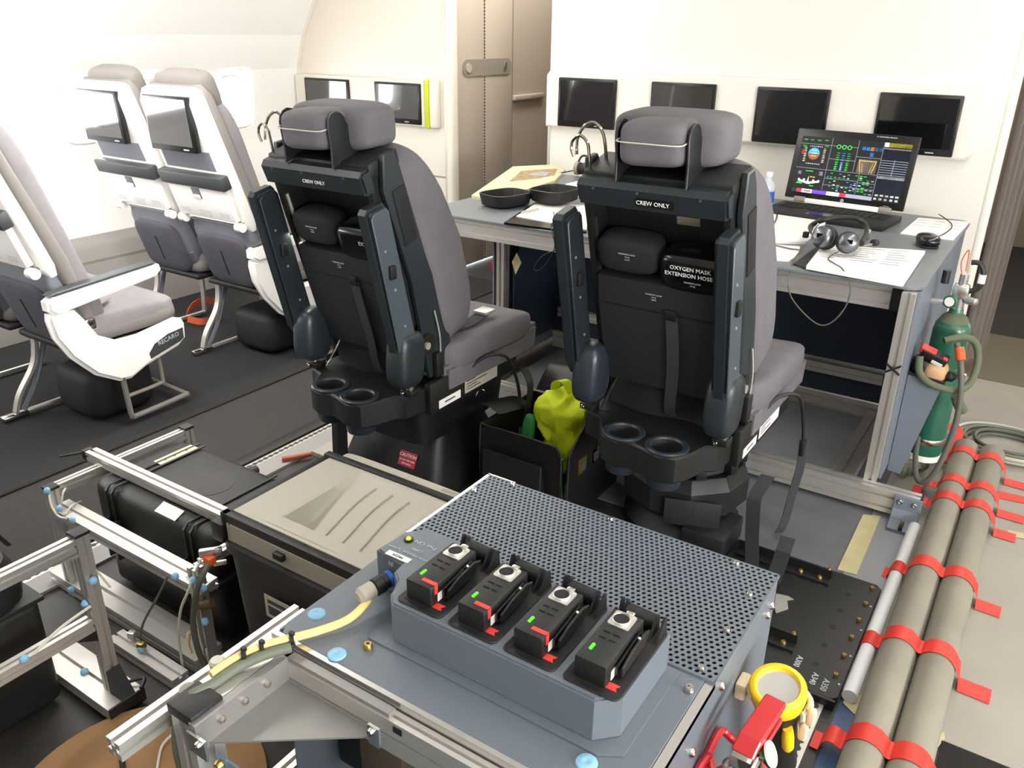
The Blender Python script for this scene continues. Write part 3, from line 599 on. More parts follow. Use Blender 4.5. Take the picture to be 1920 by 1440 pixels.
# orange life vest straps under the front row
for pts, lab in (([PZ(350, 590, .03), PZ(362, 572, .05), PZ(385, 563, .06), PZ(414, 568, .03)], 'orange webbing strap on the floor under the seat row, outer loop'), ([PZ(352, 598, .025), PZ(375, 603, .025), PZ(398, 600, .025), PZ(412, 592, .025)], 'orange webbing strap on the floor under the seat row, inner loop')):
    tag(mk('orange_strap', B().ribbon(pts, (0, .3, 1), .035, .004, 6), 'orange'), lab, 'strap', 'orange straps under the seats')
# ================================================================== TEST DESK
DZ = .78
desk = thing('test_desk', 'large blue grey test desk on aluminium profile frame against the bulkhead', 'desk', (-1.3, 3.35, 0))
def rrect(x0, y0, x1, y1, r, n=4):
    out = []
    for cx, cy, a in ((x1-r, y1-r, 0), (x0+r, y1-r, 90), (x0+r, y0+r, 180), (x1-r, y0+r, 270)):
        out += [(cx+r*math.cos(math.radians(a+90*k/n)), cy+r*math.sin(math.radians(a+90*k/n))) for k in range(n+1)]
    return out
mk('desk_top', B().prism(rrect(-2.285, 2.745, -.285, 3.97, .05), 'z', DZ-.012, DZ, .002), 'desk_blue', desk, 30)
def dbeam(name, a, b, w=.04, h=.04, ns=1, up=(0, 0, 1), m='alu'): return mk(name, B().beam(a, b, w, h, up, ns=ns), m, desk, 0)
dbeam('front_rail', (-2.21, 2.80, DZ-.052), (-.375, 2.80, DZ-.052), .04, .08, 2); dbeam('rear_rail', (-2.21, 3.92, DZ-.052), (-.375, 3.92, DZ-.052), .04, .08, 2)
mk('rail_cap', B().mm((-.375, 2.778, DZ-.094), (-.325, 2.822, DZ-.013), .003), 'black', desk); mk('rail_cap', B().mm((-2.262, 2.778, DZ-.094), (-2.21, 2.822, DZ-.013), .003), 'black', desk)
dbeam('side_rail', (-.345, 2.825, DZ-.035), (-.345, 3.90, DZ-.035)); dbeam('side_rail', (-2.235, 2.825, DZ-.035), (-2.235, 3.90, DZ-.035))
dbeam('leg', (-.318, 2.74, .105), (-.318, 2.74, DZ-.014), .04, .045, up=(0, 1, 0)); dbeam('leg', (-2.02, 3.0, .105), (-2.02, 3.0, DZ-.095), .04, .045, up=(0, 1, 0)); dbeam('leg', (-.318, 3.88, .0), (-.318, 3.88, DZ-.1), .04, .045, up=(0, 1, 0)); dbeam('leg', (-1.24, 3.02, .10), (-1.24, 3.02, DZ-.095), .04, .08, up=(0, 1, 0)); dbeam('leg', (-2.02, 3.88, .0), (-2.02, 3.88, DZ-.1), .04, .045, up=(0, 1, 0))
dbeam('base_rail', (-2.0, 2.70, .065), (-.152, 2.70, .065), .045, .08, 2); dbeam('base_rail', (-2.0, 3.45, .05), (-.34, 3.45, .05), .04, .08, 2); dbeam('base_rail', (-.42, 2.73, .05), (-.42, 3.42, .05), .08, .03); dbeam('base_rail', (-1.24, 2.73, .05), (-1.24, 3.42, .05), .08, .03)
dbeam('shelf_rail', (-1.95, 3.40, .215), (-.425, 3.40, .215), .03, .045); mk('rail_cap', B().mm((-.425, 3.38, .19), (-.385, 3.42, .24), .003), 'black', desk)
mk('rail_cap', B().mm((-.152, 2.675, .003), (-.146, 2.725, .107)), 'black', desk, 0)
mk('back_panel', B().mm((-1.18, 3.43, .245), (-.345, 3.44, DZ-.095)), 'deep_blue', desk, 0); mk('back_panel', B().mm((-1.18, 3.43, .10), (-.345, 3.44, .19)), 'deep_blue', desk, 0)
mk('back_panel', B().mm((-2.0, 3.43, .10), (-1.27, 3.44, DZ-.10)), 'deep_blue', desk, 0)
mk('side_panel', B().mm((-.297, 2.76, .10), (-.290, 3.86, DZ-.014)), 'panel_blue', desk, 0); mk('side_panel', B().mm((-2.062, 2.98, .02), (-2.055, 3.86, DZ-.014)), 'panel_blue', desk, 0)
mk('knee_panel', B().prism([(3.03, .12), (3.40, .12), (3.40, .52), (3.30, .64), (3.12, .64), (3.03, .52)], 'x', -1.985, -1.978), 'deep_blue', desk, 0)
mk('floor_panel', B().mm((-1.18, 2.74, .012), (-.47, 3.42, .02)), 'sheet_grey', desk, 0)
st = mk('yellow_sticker', B().prism([(-1.955, .555), (-1.93, .60), (-1.905, .56), (-1.935, .50)], 'y', 2.974, 2.9755), 'masking', desk, 0)
dbeam('knee_brace', (-2.0, 3.04, DZ-.12), (-1.55, 3.40, DZ-.12), .04, .05); dbeam('knee_brace', (-1.55, 3.40, DZ-.12), (-1.27, 3.06, DZ-.12), .04, .05)
for bx in (-.185, -.765, -1.6):
    br = mk('foot_bracket', B().prism([(2.676, .105), (2.676, .02), (2.66, .004), (2.60, .004), (2.60, .016), (2.645, .03), (2.662, .06), (2.662, .105)], 'x', bx-.042, bx+.042, .002), 'panel_blue', desk, 0)
    mk('bracket_bolt', B().bolt((bx-.022, 2.662, .088), (0, -1, 0), .009, .008).bolt((bx+.022, 2.662, .088), (0, -1, 0), .009, .008), 'steel', br); mk('bracket_slot', B().mm((bx-.006, 2.598, .0165), (bx+.006, 2.64, .03)), 'black', br, 0); mk('anchor_bolt', B().cyl((bx, 2.615, .016), (bx, 2.615, .05), .004, seg=8), 'gold', br)
mk('cable_tie', B().ribbon([(-.34, 2.7155, .50), (-.318, 2.7150, .515), (-.296, 2.7155, .53)], Z1, .008, .002).ribbon([(-.34, 2.7145, .53), (-.318, 2.7140, .515), (-.296, 2.7145, .50)], Z1, .008, .002), 'black', desk, 0)
mk('edge_sticker', B().mm((-.88, 2.7785, DZ-.028), (-.80, 2.7795, DZ-.016)), 'masking', desk, 0)
# ================================================================== THINGS ON THE DESK
def slab(b, pts, z0, z1): return b.prism([(PZ(u, v, z1).x, PZ(u, v, z1).y) for u, v in pts], 'z', z0, z1)
def ctr(pts, z): return sum((PZ(u, v, z) for u, v in pts), Vector())/len(pts)
def paper(name, pts, z, th, label, m='paper', lines=0, cat='paper', group='papers on the desk'):
    o = mk(name, slab(B(), pts, z, z+th), m, None, 0); tag(o, label, cat, group)
    if lines:
        q = B(); a, bb, c_, d_ = [PZ(u, v, z+th+.0006) for u, v in pts[:4]]
        for i in range(lines):
            f = (i+.8)/(lines+.8)*.62
            for k in range(3):
                s0 = .04+k*.31+random.random()*.03; s1 = s0+.12+.15*random.random()
                L = lambda s_, g: (a+(bb-a)*s_)*(1-g)+(d_+(c_-d_)*s_)*g
                q.quad(L(s0, f), L(s1, f), L(s1, f+.018), L(s0, f+.018))
        mk('printed_lines', q, 'print_grey', o, 0)
    return o
paper('loose_sheets', [(1433, 402), (1450, 392), (1530, 400), (1548, 417), (1508, 453), (1433, 452)], DZ, .010, 'pile of white sheets in front of the water bottle')
paper('loose_sheets', [(1433, 457), (1500, 462), (1496, 478), (1480, 488), (1433, 484)], DZ, .006, 'white sheet lying at the desk edge next to the black folder')
paper('printed_form', [(1543, 458), (1735, 470), (1694, 531), (1512, 498)], DZ+.006, .012, 'stack of printed forms with grey lines at the front desk edge', lines=7)
paper('white_sheet', [(1722, 408), (1818, 416), (1788, 449), (1688, 437)], DZ, .004, 'white sheet at the far right desk corner beside the mouse', lines=3)
tag(mk('black_folder', slab(B(), [(1545, 452), (1556, 458), (1510, 502), (1488, 494)], DZ, DZ+.006), 'black', None, 0), 'black folder edge sticking out under the printed forms', 'folder')
# newspaper, headphone case, clipboard at the left end
np_ = tag(mk('newspaper', slab(B(), [(884, 366), (962, 312), (1046, 308), (1060, 318), (1040, 338), (925, 375)], DZ, DZ+.014), 'paper_cream', None, 0), 'folded cream newspaper with ochre pictures at the desk end', 'newspaper')
mk('picture', slab(B(), [(955, 340), (978, 320), (1045, 316), (1040, 328), (1010, 334)], DZ+.0142, DZ+.0150), 'print_ochre', np_, 0)
mk('picture', slab(B(), [(990, 328), (1000, 323), (1030, 322), (1024, 330)], DZ+.0151, DZ+.0156), 'print_grey', np_, 0)
def shell_half(name, c, rx, ry, rot, parent, m='black'):
    b = B(); n = 32; rs = []
    def ring(s_, z, e=.55):
        return [(c[0]+math.cos(rot)*rx*s_*math.copysign(abs(math.cos(t))**e, math.cos(t))-math.sin(rot)*ry*s_*math.copysign(abs(math.sin(t))**e, math.sin(t)),
                 c[1]+math.sin(rot)*rx*s_*math.copysign(abs(math.cos(t))**e, math.cos(t))+math.cos(rot)*ry*s_*math.copysign(abs(math.sin(t))**e, math.sin(t)), c[2]+z) for t in [2*math.pi*k/n for k in range(n)]]
    b.rings([ring(.75, 0), ring(.92, .008), ring(1.0, .048), ring(1.02, .056), ring(.97, .058), ring(.95, .052), ring(.86, .014), ring(.70, .008)])
    return mk(name, b, m, parent, 50)
c1 = PZ(948, 385, DZ); c2 = PZ(1040, 372, DZ+.03)
hc = thing('headphone_case', 'open black hard shell headphone case lying on the desk', 'case', c1)
s1 = shell_half('case_half', (c1.x, c1.y, DZ+.001), .085, .11, -.25, hc); s2 = shell_half('case_half', (c2.x, c2.y, DZ+.018), .090, .105, -.1, hc)
mk('inner_ring', B().lathe([(.05, .012), (.05, .02), (.042, .022), (.03, .016)], (c1.x-.01, c1.y-.01, DZ), seg=24), 'seat_panel', s1); mk('inner_knob', B().lathe([(.03, .024), (.032, .045), (.026, .052), (.0, .053)], (c2.x+.02, c2.y+.02, DZ), seg=20), 'black_soft', s2); mk('inner_knob', B().pill((c2.x-.035, c2.y-.02, DZ+.034), (.025, .03, .012), .7), 'black_soft', s2)
mk('case_hinge', B().cyl(((c1+c2)/2+Vector((-.005, -.06, .02)), )[0], ((c1+c2)/2+Vector((0, .06, .02)), )[0], .008), 'black', hc)
cb = tag(mk('clipboard', slab(B(), [(945, 417), (1004, 378), (1105, 388), (1100, 434), (1060, 432)], DZ, DZ+.008), 'black_gloss', None, 0), 'black clipboard under a white sheet at the desk edge', 'clipboard')
paper('clipboard_sheet', [(1010, 378), (1104, 385), (1100, 430), (968, 405)], DZ+.008, .003, 'white sheet lying on the black clipboard')
pen0 = PZ(978, 398, DZ+.018); tag(mk('pen', B().cyl(pen0, pen0+Vector((.02, .10, 0)), .005, seg=10), 'alu'), 'silver pen lying across the clipboard top', 'pen')
paper('loose_sheets', [(1060, 345), (1100, 335), (1100, 365), (1075, 362)], DZ, .008, 'white papers beside the open headphone case and coat hook')
lead0 = [PZ(1038, 398, DZ+.02), PZ(1040, 412, DZ+.014), PZ(1033, 422, DZ+.012), PY(1035, 435, 2.735), PY(1040, 462, 2.73), PY(1028, 490, 2.73), PY(1008, 508, 2.735), PY(1003, 500, 2.735), PY(1020, 478, 2.735), PY(1056, 466, 2.74)]
tag(mk('headphone_lead', B().tube(lead0, .0022, 6, 6), 'cable_black'), 'thin black headphone lead hanging over the desk edge in a loop', 'cable')
# water bottle
bp_ = PZ(1434, 394, DZ); wb = thing('water_bottle', 'small clear water bottle with blue label behind the papers', 'bottle', bp_)
mk('body', B().lathe([(.028, 0), (.031, .004), (.031, .10), (.028, .115), (.013, .135), (.0125, .15)], bp_, seg=20), 'bottle_clear', wb); mk('label_band', B().cyl(bp_+Z1*.035, bp_+Z1*.085, .0316, seg=20, cap=False), 'bottle_label', wb); mk('cap', B().cyl(bp_+Z1*.148, bp_+Z1*.165, .0145), 'label_white', wb)
# ---- laptop
hl = PZ(1468, 378, DZ+.02); hr_ = PZ(1690, 408, DZ+.02); lx = (hr_-hl).normalized(); lx.z = 0; lx.normalize(); ly = Vector((-lx.y, lx.x, 0)); LW = (hr_-hl).length; lc = (hl+hr_)/2; lc.z = DZ
lap = thing('laptop', 'open black laptop showing flight instrument displays', 'laptop', lc)
ML = Matrix(((lx.x, ly.x, 0, 0), (lx.y, ly.y, 0, 0), (0, 0, 1, 0), (0, 0, 0, 1)))
def lp_(name, b, m, par=None, sm=40): return mk(name, b, m, par or lap, sm, local=True)
LD = .255
base = lp_('base', B().box((0, -LD/2+.012, .013), (LW, LD, .024), bev=.004, M=ML), 'black')
kb = B()
for r in range(5):
    for k in range(14): kb.box((-LW*.44+(k+.5)*LW*.88/14, -.035-r*.021, .0262), (LW*.88/14-.004, .017, .003), M=ML)
lp_('keyboard', kb, 'black_soft', base, 0); lp_('touchpad', B().box((-.02, -.19, .0256), (.10, .06, .001), M=ML), 'black_gloss', base, 0)
tilt = math.radians(12); LH = .30
MS = ML @ Matrix.Translation((0, .012, .042)) @ Matrix.Rotation(-tilt, 4, 'X')
lid = lp_('lid', B().box((0, 0, LH/2), (LW, .010, LH), bev=.004, M=MS), 'bezel'); lp_('hinge_bar', B().box((0, -.006, -.006), (LW*.62, .022, .022), bev=.004, M=MS), 'label_white', lap); lp_('hinge', B().box((-LW*.36, -.004, -.002), (.05, .022, .022), bev=.004, M=MS).box((LW*.36, -.004, -.002), (.05, .022, .022), bev=.004, M=MS), 'grey_line', lap)
SW, SH = LW*.90, LH*.80; S0 = (-SW/2, .028)
SCM = ['scr_black', 'scr_green', 'scr_cyan', 'scr_white', 'scr_brown', 'scr_yellow', 'scr_red', 'scr_violet', 'scr_pink', 'scr_grey', 'scr_tan', 'scr_navy']
sb_ = B(); lev = [0.0]
def sq(u0, v0, u1, v1, m, d=1):
    sb_.mi = SCM.index(m); y_ = -.0053-.0001*d
    P_ = [MS @ Vector((S0[0]+u*SW, y_, S0[1]+(1-v)*SH)) for u, v in ((u0, v1), (u1, v1), (u1, v0), (u0, v0))]; sb_.quad(*P_)
def spoly(pts, m, d=2):
    sb_.mi = SCM.index(m); sb_.quad(*[MS @ Vector((S0[0]+u*SW, -.0053-.0001*d, S0[1]+(1-v)*SH)) for u, v in pts])
def sline(u0, v0, u1, v1, m, w=.004, d=3):
    dx, dy = (u1-u0)*SW, (v1-v0)*SH; L = math.hypot(dx, dy) or 1; nx, ny = -dy/L*w/2*SW, dx/L*w/2*SW
    spoly([(u0+nx/SW, v0+ny/SH), (u1+nx/SW, v1+ny/SH), (u1-nx/SW, v1-ny/SH), (u0-nx/SW, v0-ny/SH)][::-1], m, d)
def sdisc(u, v, r, m, a0=0, a1=360, d=3):
    spoly([(u+r*math.cos(math.radians(a0+(a1-a0)*k/16)), v-r*SW/SH*math.sin(math.radians(a0+(a1-a0)*k/16))) for k in range(17)], m, d)
sq(0, 0, 1, 1, 'scr_black')
for a in ((.0, .13, .535, .13), (.29, 0, .29, .92), (.29, .36, .535, .36), (.535, 0, .535, .55), (.0, .56, .76, .56), (.29, .70, .60, .70), (.60, .56, .60, .92), (.76, 0, .76, .92), (.535, .28, .76, .28), (.6, .72, .76, .72), (.29, .82, .76, .82)): sline(*a, 'scr_grey', .003, 2)
sdisc(.14, .30, .055, 'scr_cyan', 0, 180); sdisc(.14, .30, .055, 'scr_brown', 180, 360)
for k in range(3): sline(.115, .24+k*.05, .165, .24+k*.05, 'scr_white', .003, 5)
for s_, x_ in (('scr_white', .045), ('scr_white', .225)):
    for k in range(9): sq(x_, .19+k*.03, x_+.022, .205+k*.03, s_ if k % 3 else 'scr_yellow')
for k in range(7): sq(.08+k*.02, .47, .094+k*.02, .485, 'scr_white'); sq(.09+k*.018, .16, .10+k*.018, .18, 'scr_white')
for u, v in ((.02, .05), (.08, .05), (.15, .05), (.22, .04), (.02, .16), (.03, .19), (.23, .14)): sq(u, v, u+.035, v+.02, 'scr_green')
sq(.02, .23, .04, .32, 'scr_red'); spoly([(.05, .77), (.13, .80), (.14, .70), (.145, .80), (.24, .77), (.24, .80), (.15, .84), (.13, .84), (.05, .80)], 'scr_white')
for u in (.04, .09, .18, .23): sq(u, .755, u+.02, .80, 'scr_white')
sq(.10, .60, .17, .62, 'scr_green'); sq(.03, .62, .06, .68, 'scr_grey'); sq(.23, .60, .265, .67, 'scr_grey'); sdisc(.06, .88, .035, 'scr_green', 30, 150); sq(.15, .70, .20, .72, 'scr_yellow'); sq(.16, .86, .20, .88, 'scr_green')
for u in (.36, .41, .46): sdisc(u, .14, .02, 'scr_green'); sdisc(u, .14, .014, 'scr_black', d=5)
for k in range(8): 
    for u, mm2 in ((.355, 'scr_green'), (.405, 'scr_cyan'), (.455, 'scr_green')): sq(u, .24+k*.04, u+.028, .255+k*.04, mm2)
for k in range(5):
    for u in (.36, .41, .46): sq(u, .42+k*.027, u+.012, .435+k*.027, 'scr_green' if u != .41 else 'scr_white')
for k in range(46):
    u = random.choice((.31, .34, .38, .42, .46, .50, .54, .57)); v = .60+random.randint(0, 9)*.033; sq(u, v, u+.02, v+.014, random.choice(('scr_green', 'scr_green', 'scr_white', 'scr_cyan')))
for k in range(30):
    u = random.choice((.61, .645, .68, .72)); v = .60+random.randint(0, 9)*.033; sq(u, v, u+.026, v+.016, random.choice(('scr_green', 'scr_green', 'scr_green', 'scr_white')))
for k in range(5): sq(.575+k*.038, .10, .605+k*.038, .16, 'scr_cyan' if k != 2 else 'scr_yellow')
sq(.655, .19, .685, .26, 'scr_cyan'); sq(.66, .11, .68, .15, 'scr_red', 4)
sq(.565, .31, .735, .545, 'scr_tan'); 
for k in range(9): sline(.565, .315+k*.027, .735, .315+k*.027, 'scr_black', .002, 4); sline(.58+k*.018, .545, .565+k*.021, .31, 'scr_black', .002, 4)
sline(.60, .545, .575, .34, 'scr_yellow', .004, 5); sline(.70, .545, .725, .34, 'scr_yellow', .004, 5); sline(.575, .34, .725, .34, 'scr_yellow', .004, 5); sline(.62, .545, .60, .38, 'scr_pink', .003, 5); sline(.68, .545, .70, .38, 'scr_pink', .003, 5)
sq(.765, .0, 1, .07, 'scr_yellow'); sq(.765, .0, .80, .07, 'scr_white', 3); sq(.765, .08, 1, .17, 'scr_navy'); sq(.765, .09, 1, .11, 'scr_white'); sq(.765, .17, 1, .86, 'scr_navy')
for k in range(7): sline(.765, .30+k*.04, 1, .30+k*.04, 'scr_grey', .004, 3)
sq(.765, .56, 1, .61, 'scr_white'); sline(.88, .28, .88, .56, 'scr_grey', .004, 4)
for k in range(5): sq(.78+k*.045, .88, .81+k*.045, .91, 'scr_white'); sq(.775+k*.047, .94, .80+k*.047, .975, 'scr_white')
sq(0, .935, .76, 1, 'scr_white', 2); sq(0, .935, .05, 1, 'scr_navy', 3); sq(.05, .935, .10, 1, 'scr_red', 3); sq(.20, .935, .34, 1, 'scr_violet', 3); sq(.46, .935, .52, 1, 'scr_red', 3); sq(.52, .935, .76, 1, 'scr_grey', 3); sq(.12, .955, .19, .98, 'scr_red', 4)
scr = lp_('screen', sb_, SCM, lid, 0)
fx = MS.to_3x3() @ X1; fz = MS.to_3x3() @ Z1
text('lettering', 'PC MONITORIAL MSN 0018', .0068, MS @ Vector((LW*.24, -.0058, LH-.011)), fx, fz, 'letter_white', lid, True)
lp_('badge', B().cyl(MS @ Vector((0, -.005, .013)), MS @ Vector((0, -.0062, .013)), .0075, seg=20), 'letter_grey', lid); text('lettering', 'hp', .010, MS @ Vector((0, -.0066, .0135)), fx, fz, 'ink', lid, True)
text('lettering', 'EliteBook', .006, MS @ Vector((LW*.36, -.0058, .013)), fx, fz, 'letter_grey', lid, True)
tag(mk('laptop_cable', B().tube([PZ(1462, 385, DZ+.012), PZ(1452, 388, DZ+.006), PZ(1457, 405, DZ+.014), PZ(1446, 425, DZ+.014), PZ(1430, 432, DZ+.014)], .0025, 6, 6), 'cable_black'), 'thin black cable curling from the laptop side to the papers', 'cable')
# ---- headset with boom microphone
hp = PZ(1575, 462, DZ+.02); hs = thing('headset', 'silver and black headset with boom microphone lying on the printed forms', 'headset', (hp.x, hp.y, DZ+.018))
def ear(px, py, r, tilt_, face):
    c_ = PZ(px, py, DZ+.065); d = Vector(face).normalized()
    e = mk('ear_cup', B().lathe([(r*.98, -.006), (r, .012), (r*.92, .026), (r*.55, .034), (.0, .036)], c_, d, 24), 'ear_metal', hs, 50)
    mk('ear_cushion', B().lathe([(r*.9, -.03), (r*1.1, -.024), (r*1.12, -.012), (r*.95, -.004)], c_, d, 24), 'black', e, 50); mk('cup_ring', B().lathe([(r*1.03, .004), (r*1.05, .008), (r*1.03, .014)], c_, d, 24), 'black', e, 50); mk('cup_vent', B().box(c_+d*.034+Z1*.004, (.02, .004, .014)), 'black_gloss', e, 0)
    return c_
e1 = ear(1545, 445, .038, 0, (-.25, -1, .25)); e2 = ear(1590, 455, .034, 0, (.35, -1, .2))
mk('headband', B().tube([e1+Vector((-.03, .01, .0)), PZ(1520, 425, DZ+.05), PZ(1545, 412, DZ+.08), PZ(1580, 408, DZ+.085), PZ(1612, 412, DZ+.07), PZ(1626, 432, DZ+.045), e2+Vector((.04, .015, 0))], .010, 10, 6), 'black', hs); mk('slider', B().box(PZ(1511, 440, DZ+.04), (.02, .02, .022), bev=.003), 'black', hs); mk('slider', B().box(PZ(1629, 440, DZ+.045), (.008, .02, .04), bev=.002), 'steel', hs)
mk('boom_arm', B().tube([e2+Vector((.0, -.035, -.01)), PZ(1605, 462, DZ+.04), PZ(1635, 458, DZ+.04)], .003, 6, 5), 'steel', hs); mk('microphone', B().pill(PZ(1640, 455, DZ+.035), (.016, .012, .012), .8), 'black', hs)
mk('yoke', B().tube([e1+Vector((-.03, .0, -.02)), e1+Vector((-.045, .02, .01)), e1+Vector((-.03, .02, .04))], .004, 6, 4), 'alu', hs)
mk('headset_lead', B().tube([e2+Vector((-.02, -.02, -.03)), PZ(1560, 478, DZ+.022), PZ(1553, 486, DZ+.022), PZ(1566, 495, DZ+.022), PZ(1580, 505, DZ+.022), PY(1594, 535, 2.73), PY(1588, 570, 2.728), PY(1565, 600, 2.73), PY(1540, 610, 2.73), PY(1512, 592, 2.73), PY(1483, 556, 2.73), PY(1478, 520, 2.73), PZ(1490, 485, DZ+.012), PZ(1500, 470, DZ+.012), PZ(1480, 466, DZ+.010), PZ(1445, 458, DZ+.010), PZ(1434, 455, DZ+.010)], .0024, 6, 6), 'cable_grey', hs)
# ---- second headset set down behind the coat hook
q = PZ(1086, 330, DZ); h2 = thing('headset', 'small dark headset standing on the desk behind the coat hook', 'headset', q)
mk('ear_cup', B().cyl(q+Vector((-.02, 0, .04)), q+Vector((0, 0, .04)), .035, seg=20), 'grey_line', h2); mk('ear_cup', B().cyl(q+Vector((.03, 0, .04)), q+Vector((.05, 0, .04)), .035, seg=20), 'black', h2); mk('ear_cushion', B().cyl(q+Vector((0, 0, .04)), q+Vector((.03, 0, .04)), .03, seg=20), 'black_soft', h2); mk('headband', B().tube([q+Vector((-.01, 0, .07)), q+Vector((-.005, .03, .10)), q+Vector((.03, .03, .10)), q+Vector((.04, 0, .07))], .006, 8, 6), 'black', h2); mk('boom_arm', B().tube([q+Vector((-.02, 0, .03)), q+Vector((-.06, -.03, .02)), q+Vector((-.10, -.04, .012))], .003, 6, 5), 'black', h2)
# ---- mouse
mo_ = PZ(1737, 462, DZ); ms = thing('computer_mouse', 'black computer mouse on the blue desk corner', 'mouse', mo_)
mk('shell', B().pill(mo_+Vector((0, .01, .0235)), (.040, .060, .0225), .75, (0, 0, .35)), 'black_gloss', ms, 80); mk('base', B().pill(mo_+Vector((0, .01, .006)), (.036, .056, .005), .6, (0, 0, .35)), 'black', ms, 80); mk('mouse_cable', B().tube([mo_+Vector((-.0, .06, .01)), PZ(1775, 435, DZ+.008), PZ(1785, 422, DZ+.008), PZ(1770, 408, DZ+.02), PZ(1760, 402, DZ+.012)], .0022, 6, 6), 'cable_black', ms)
# ================================================================== EQUIPMENT CABINET
CX0, CX1, CY0, CY1, CZ = -.85, -.25, .645, 1.22, .65
cab = thing('equipment_cabinet', 'blue grey equipment cabinet with a perforated lid', 'cabinet', (-.55, .95, 0))
def cp(name, b, m, par=None, sm=40, kind=None): return mk(name, b, m, par or cab, sm, kind=kind)
rs_ = cp('side_panel', B().mm((CX1-.004, CY0, 0), (CX1, CY1, CZ-.002)), 'cab_blue', sm=0); cp('side_panel', B().mm((CX0, CY0+.01, 0), (CX0+.004, CY1, CZ-.002)), 'cab_blue', sm=0)
cp('back_panel', B().mm((CX0, CY1-.004, 0), (CX1, CY1, CZ-.002)), 'cab_blue', sm=0); cp('bottom_panel', B().mm((CX0+.005, CY0, .0), (CX1-.005, CY1-.005, .01)), 'black', sm=0)
fp = cp('front_plate', B().prism([(CX0+.012, CY0+.004), (CX1-.014, CY0+.004), (CX1-.014, .925), (CX0+.0, .925), (CX0+.0, CY0+.025)], 'z', CZ-.006, CZ, .001), 'cab_blue', sm=0)
cp('edge_strip', B().mm((CX0-.004, CY0-.004, CZ-.05), (CX1, CY0+.004, CZ-.001)), 'alu_bright', sm=0); cp('edge_strip', B().mm((CX1-.013, CY0+.004, CZ-.012), (CX1, .922, CZ-.0005)), 'alu_bright', sm=0)
cp('edge_strip', B().mm((CX0-.006, .93, CZ-.012), (CX0, CY1+.004, CZ+.004)), 'alu_bright', sm=0); cp('edge_strip', B().mm((CX0-.006, CY1, CZ-.012), (CX0+.06, CY1+.006, CZ+.004)), 'alu_bright', sm=0)
# perforated lid: real holes in a thin sheet, ten millimetre pitch, staggered rows
def perforated(x0, x1, y0, y1, z, pitch, r, th):
    bm = bmesh.new(); nx = int(round((x1-x0)/pitch)); ny = int(round((y1-y0)/pitch)); N = 8
    for j in range(ny):
        ya, yb = y0+j*pitch, y0+(j+1)*pitch; off = 0 if j % 2 else -.5
        for i in range(nx+1 if off else nx):
            xa, xb = x0+(i+off)*pitch, x0+(i+off+1)*pitch
            if xa < x0-1e-6 or xb > x1+1e-6:
                bm.faces.new([bm.verts.new(v) for v in ((max(xa, x0), ya, z), (min(xb, x1), ya, z), (min(xb, x1), yb, z), (max(xa, x0), yb, z))]); continue
            cx, cy = (xa+xb)/2, (ya+yb)/2; h = pitch/2
            ot = [bm.verts.new((cx+h*a, cy+h*b_, z)) for a, b_ in ((1, 0), (1, 1), (0, 1), (-1, 1), (-1, 0), (-1, -1), (0, -1), (1, -1))]
            cs = [(math.cos(math.pi*k/4), math.sin(math.pi*k/4)) for k in range(N)]
            it = [bm.verts.new((cx+r*c, cy+r*s, z)) for c, s in cs]; lw_ = [bm.verts.new((cx+r*c, cy+r*s, z-th)) for c, s in cs]
            for k in range(N):
                bm.faces.new((ot[k], ot[(k+1) % N], it[(k+1) % N], it[k])); bm.faces.new((it[k], it[(k+1) % N], lw_[(k+1) % N], lw_[k]))
    b = B(); b.bm.free(); b.bm = bm; return b
lid_ = cp('perforated_lid', perforated(CX0, CX1, .92, CY1, CZ+.004, .01, .0034, .0016), 'cab_blue', sm=0)
cp('lid_rim', B().mm((CX0, .917, CZ-.002), (CX1, .9205, CZ+.004)).mm((CX0, CY1-.001, CZ-.002), (CX1, CY1+.002, CZ+.004)).mm((CX1-.001, .918, CZ-.002), (CX1+.001, CY1+.002, CZ+.004)), 'cab_blue', lid_, 0)
cp('inner_tray', B().mm((CX0+.01, .93, CZ-.10), (CX1-.01, CY1-.01, CZ-.09)), 'black_soft', sm=0)
for x_, y_ in ((-.788, 1.212), (-.838, 1.149), (-.566, 1.21), (-.321, 1.208), (-.274, 1.137), (-.274, 1.032), (-.276, .932)): cp('lid_screw', B().bolt((x_, y_, CZ+.004), Z1, .006, .006), 'steel', lid_)
for y_, z_ in ((1.193, .608), (1.175, .60), (.95, .622), (.846, .585), (.70, .57)): cp('side_bolt', B().bolt((CX1, y_, z_), X1, .007, .006), 'steel', rs_)
for x_, y_ in ((-.826, .709), (-.735, .661), (-.335, .696)):
    s_ = cp('blue_washer', B().lathe([(.0145, 0), (.0135, .002), (.008, .004), (.004, .0035), (.0, .002)], (x_, y_, CZ), seg=20), 'clip_blue', fp)
for x_, y_, m_ in ((-.706, .697, 'gold'), (-.332, .900, 'gold'), (-.275, .885, 'steel')): cp('plate_screw', B().bolt((x_, y_, CZ), Z1, .0075, .009), m_, fp)
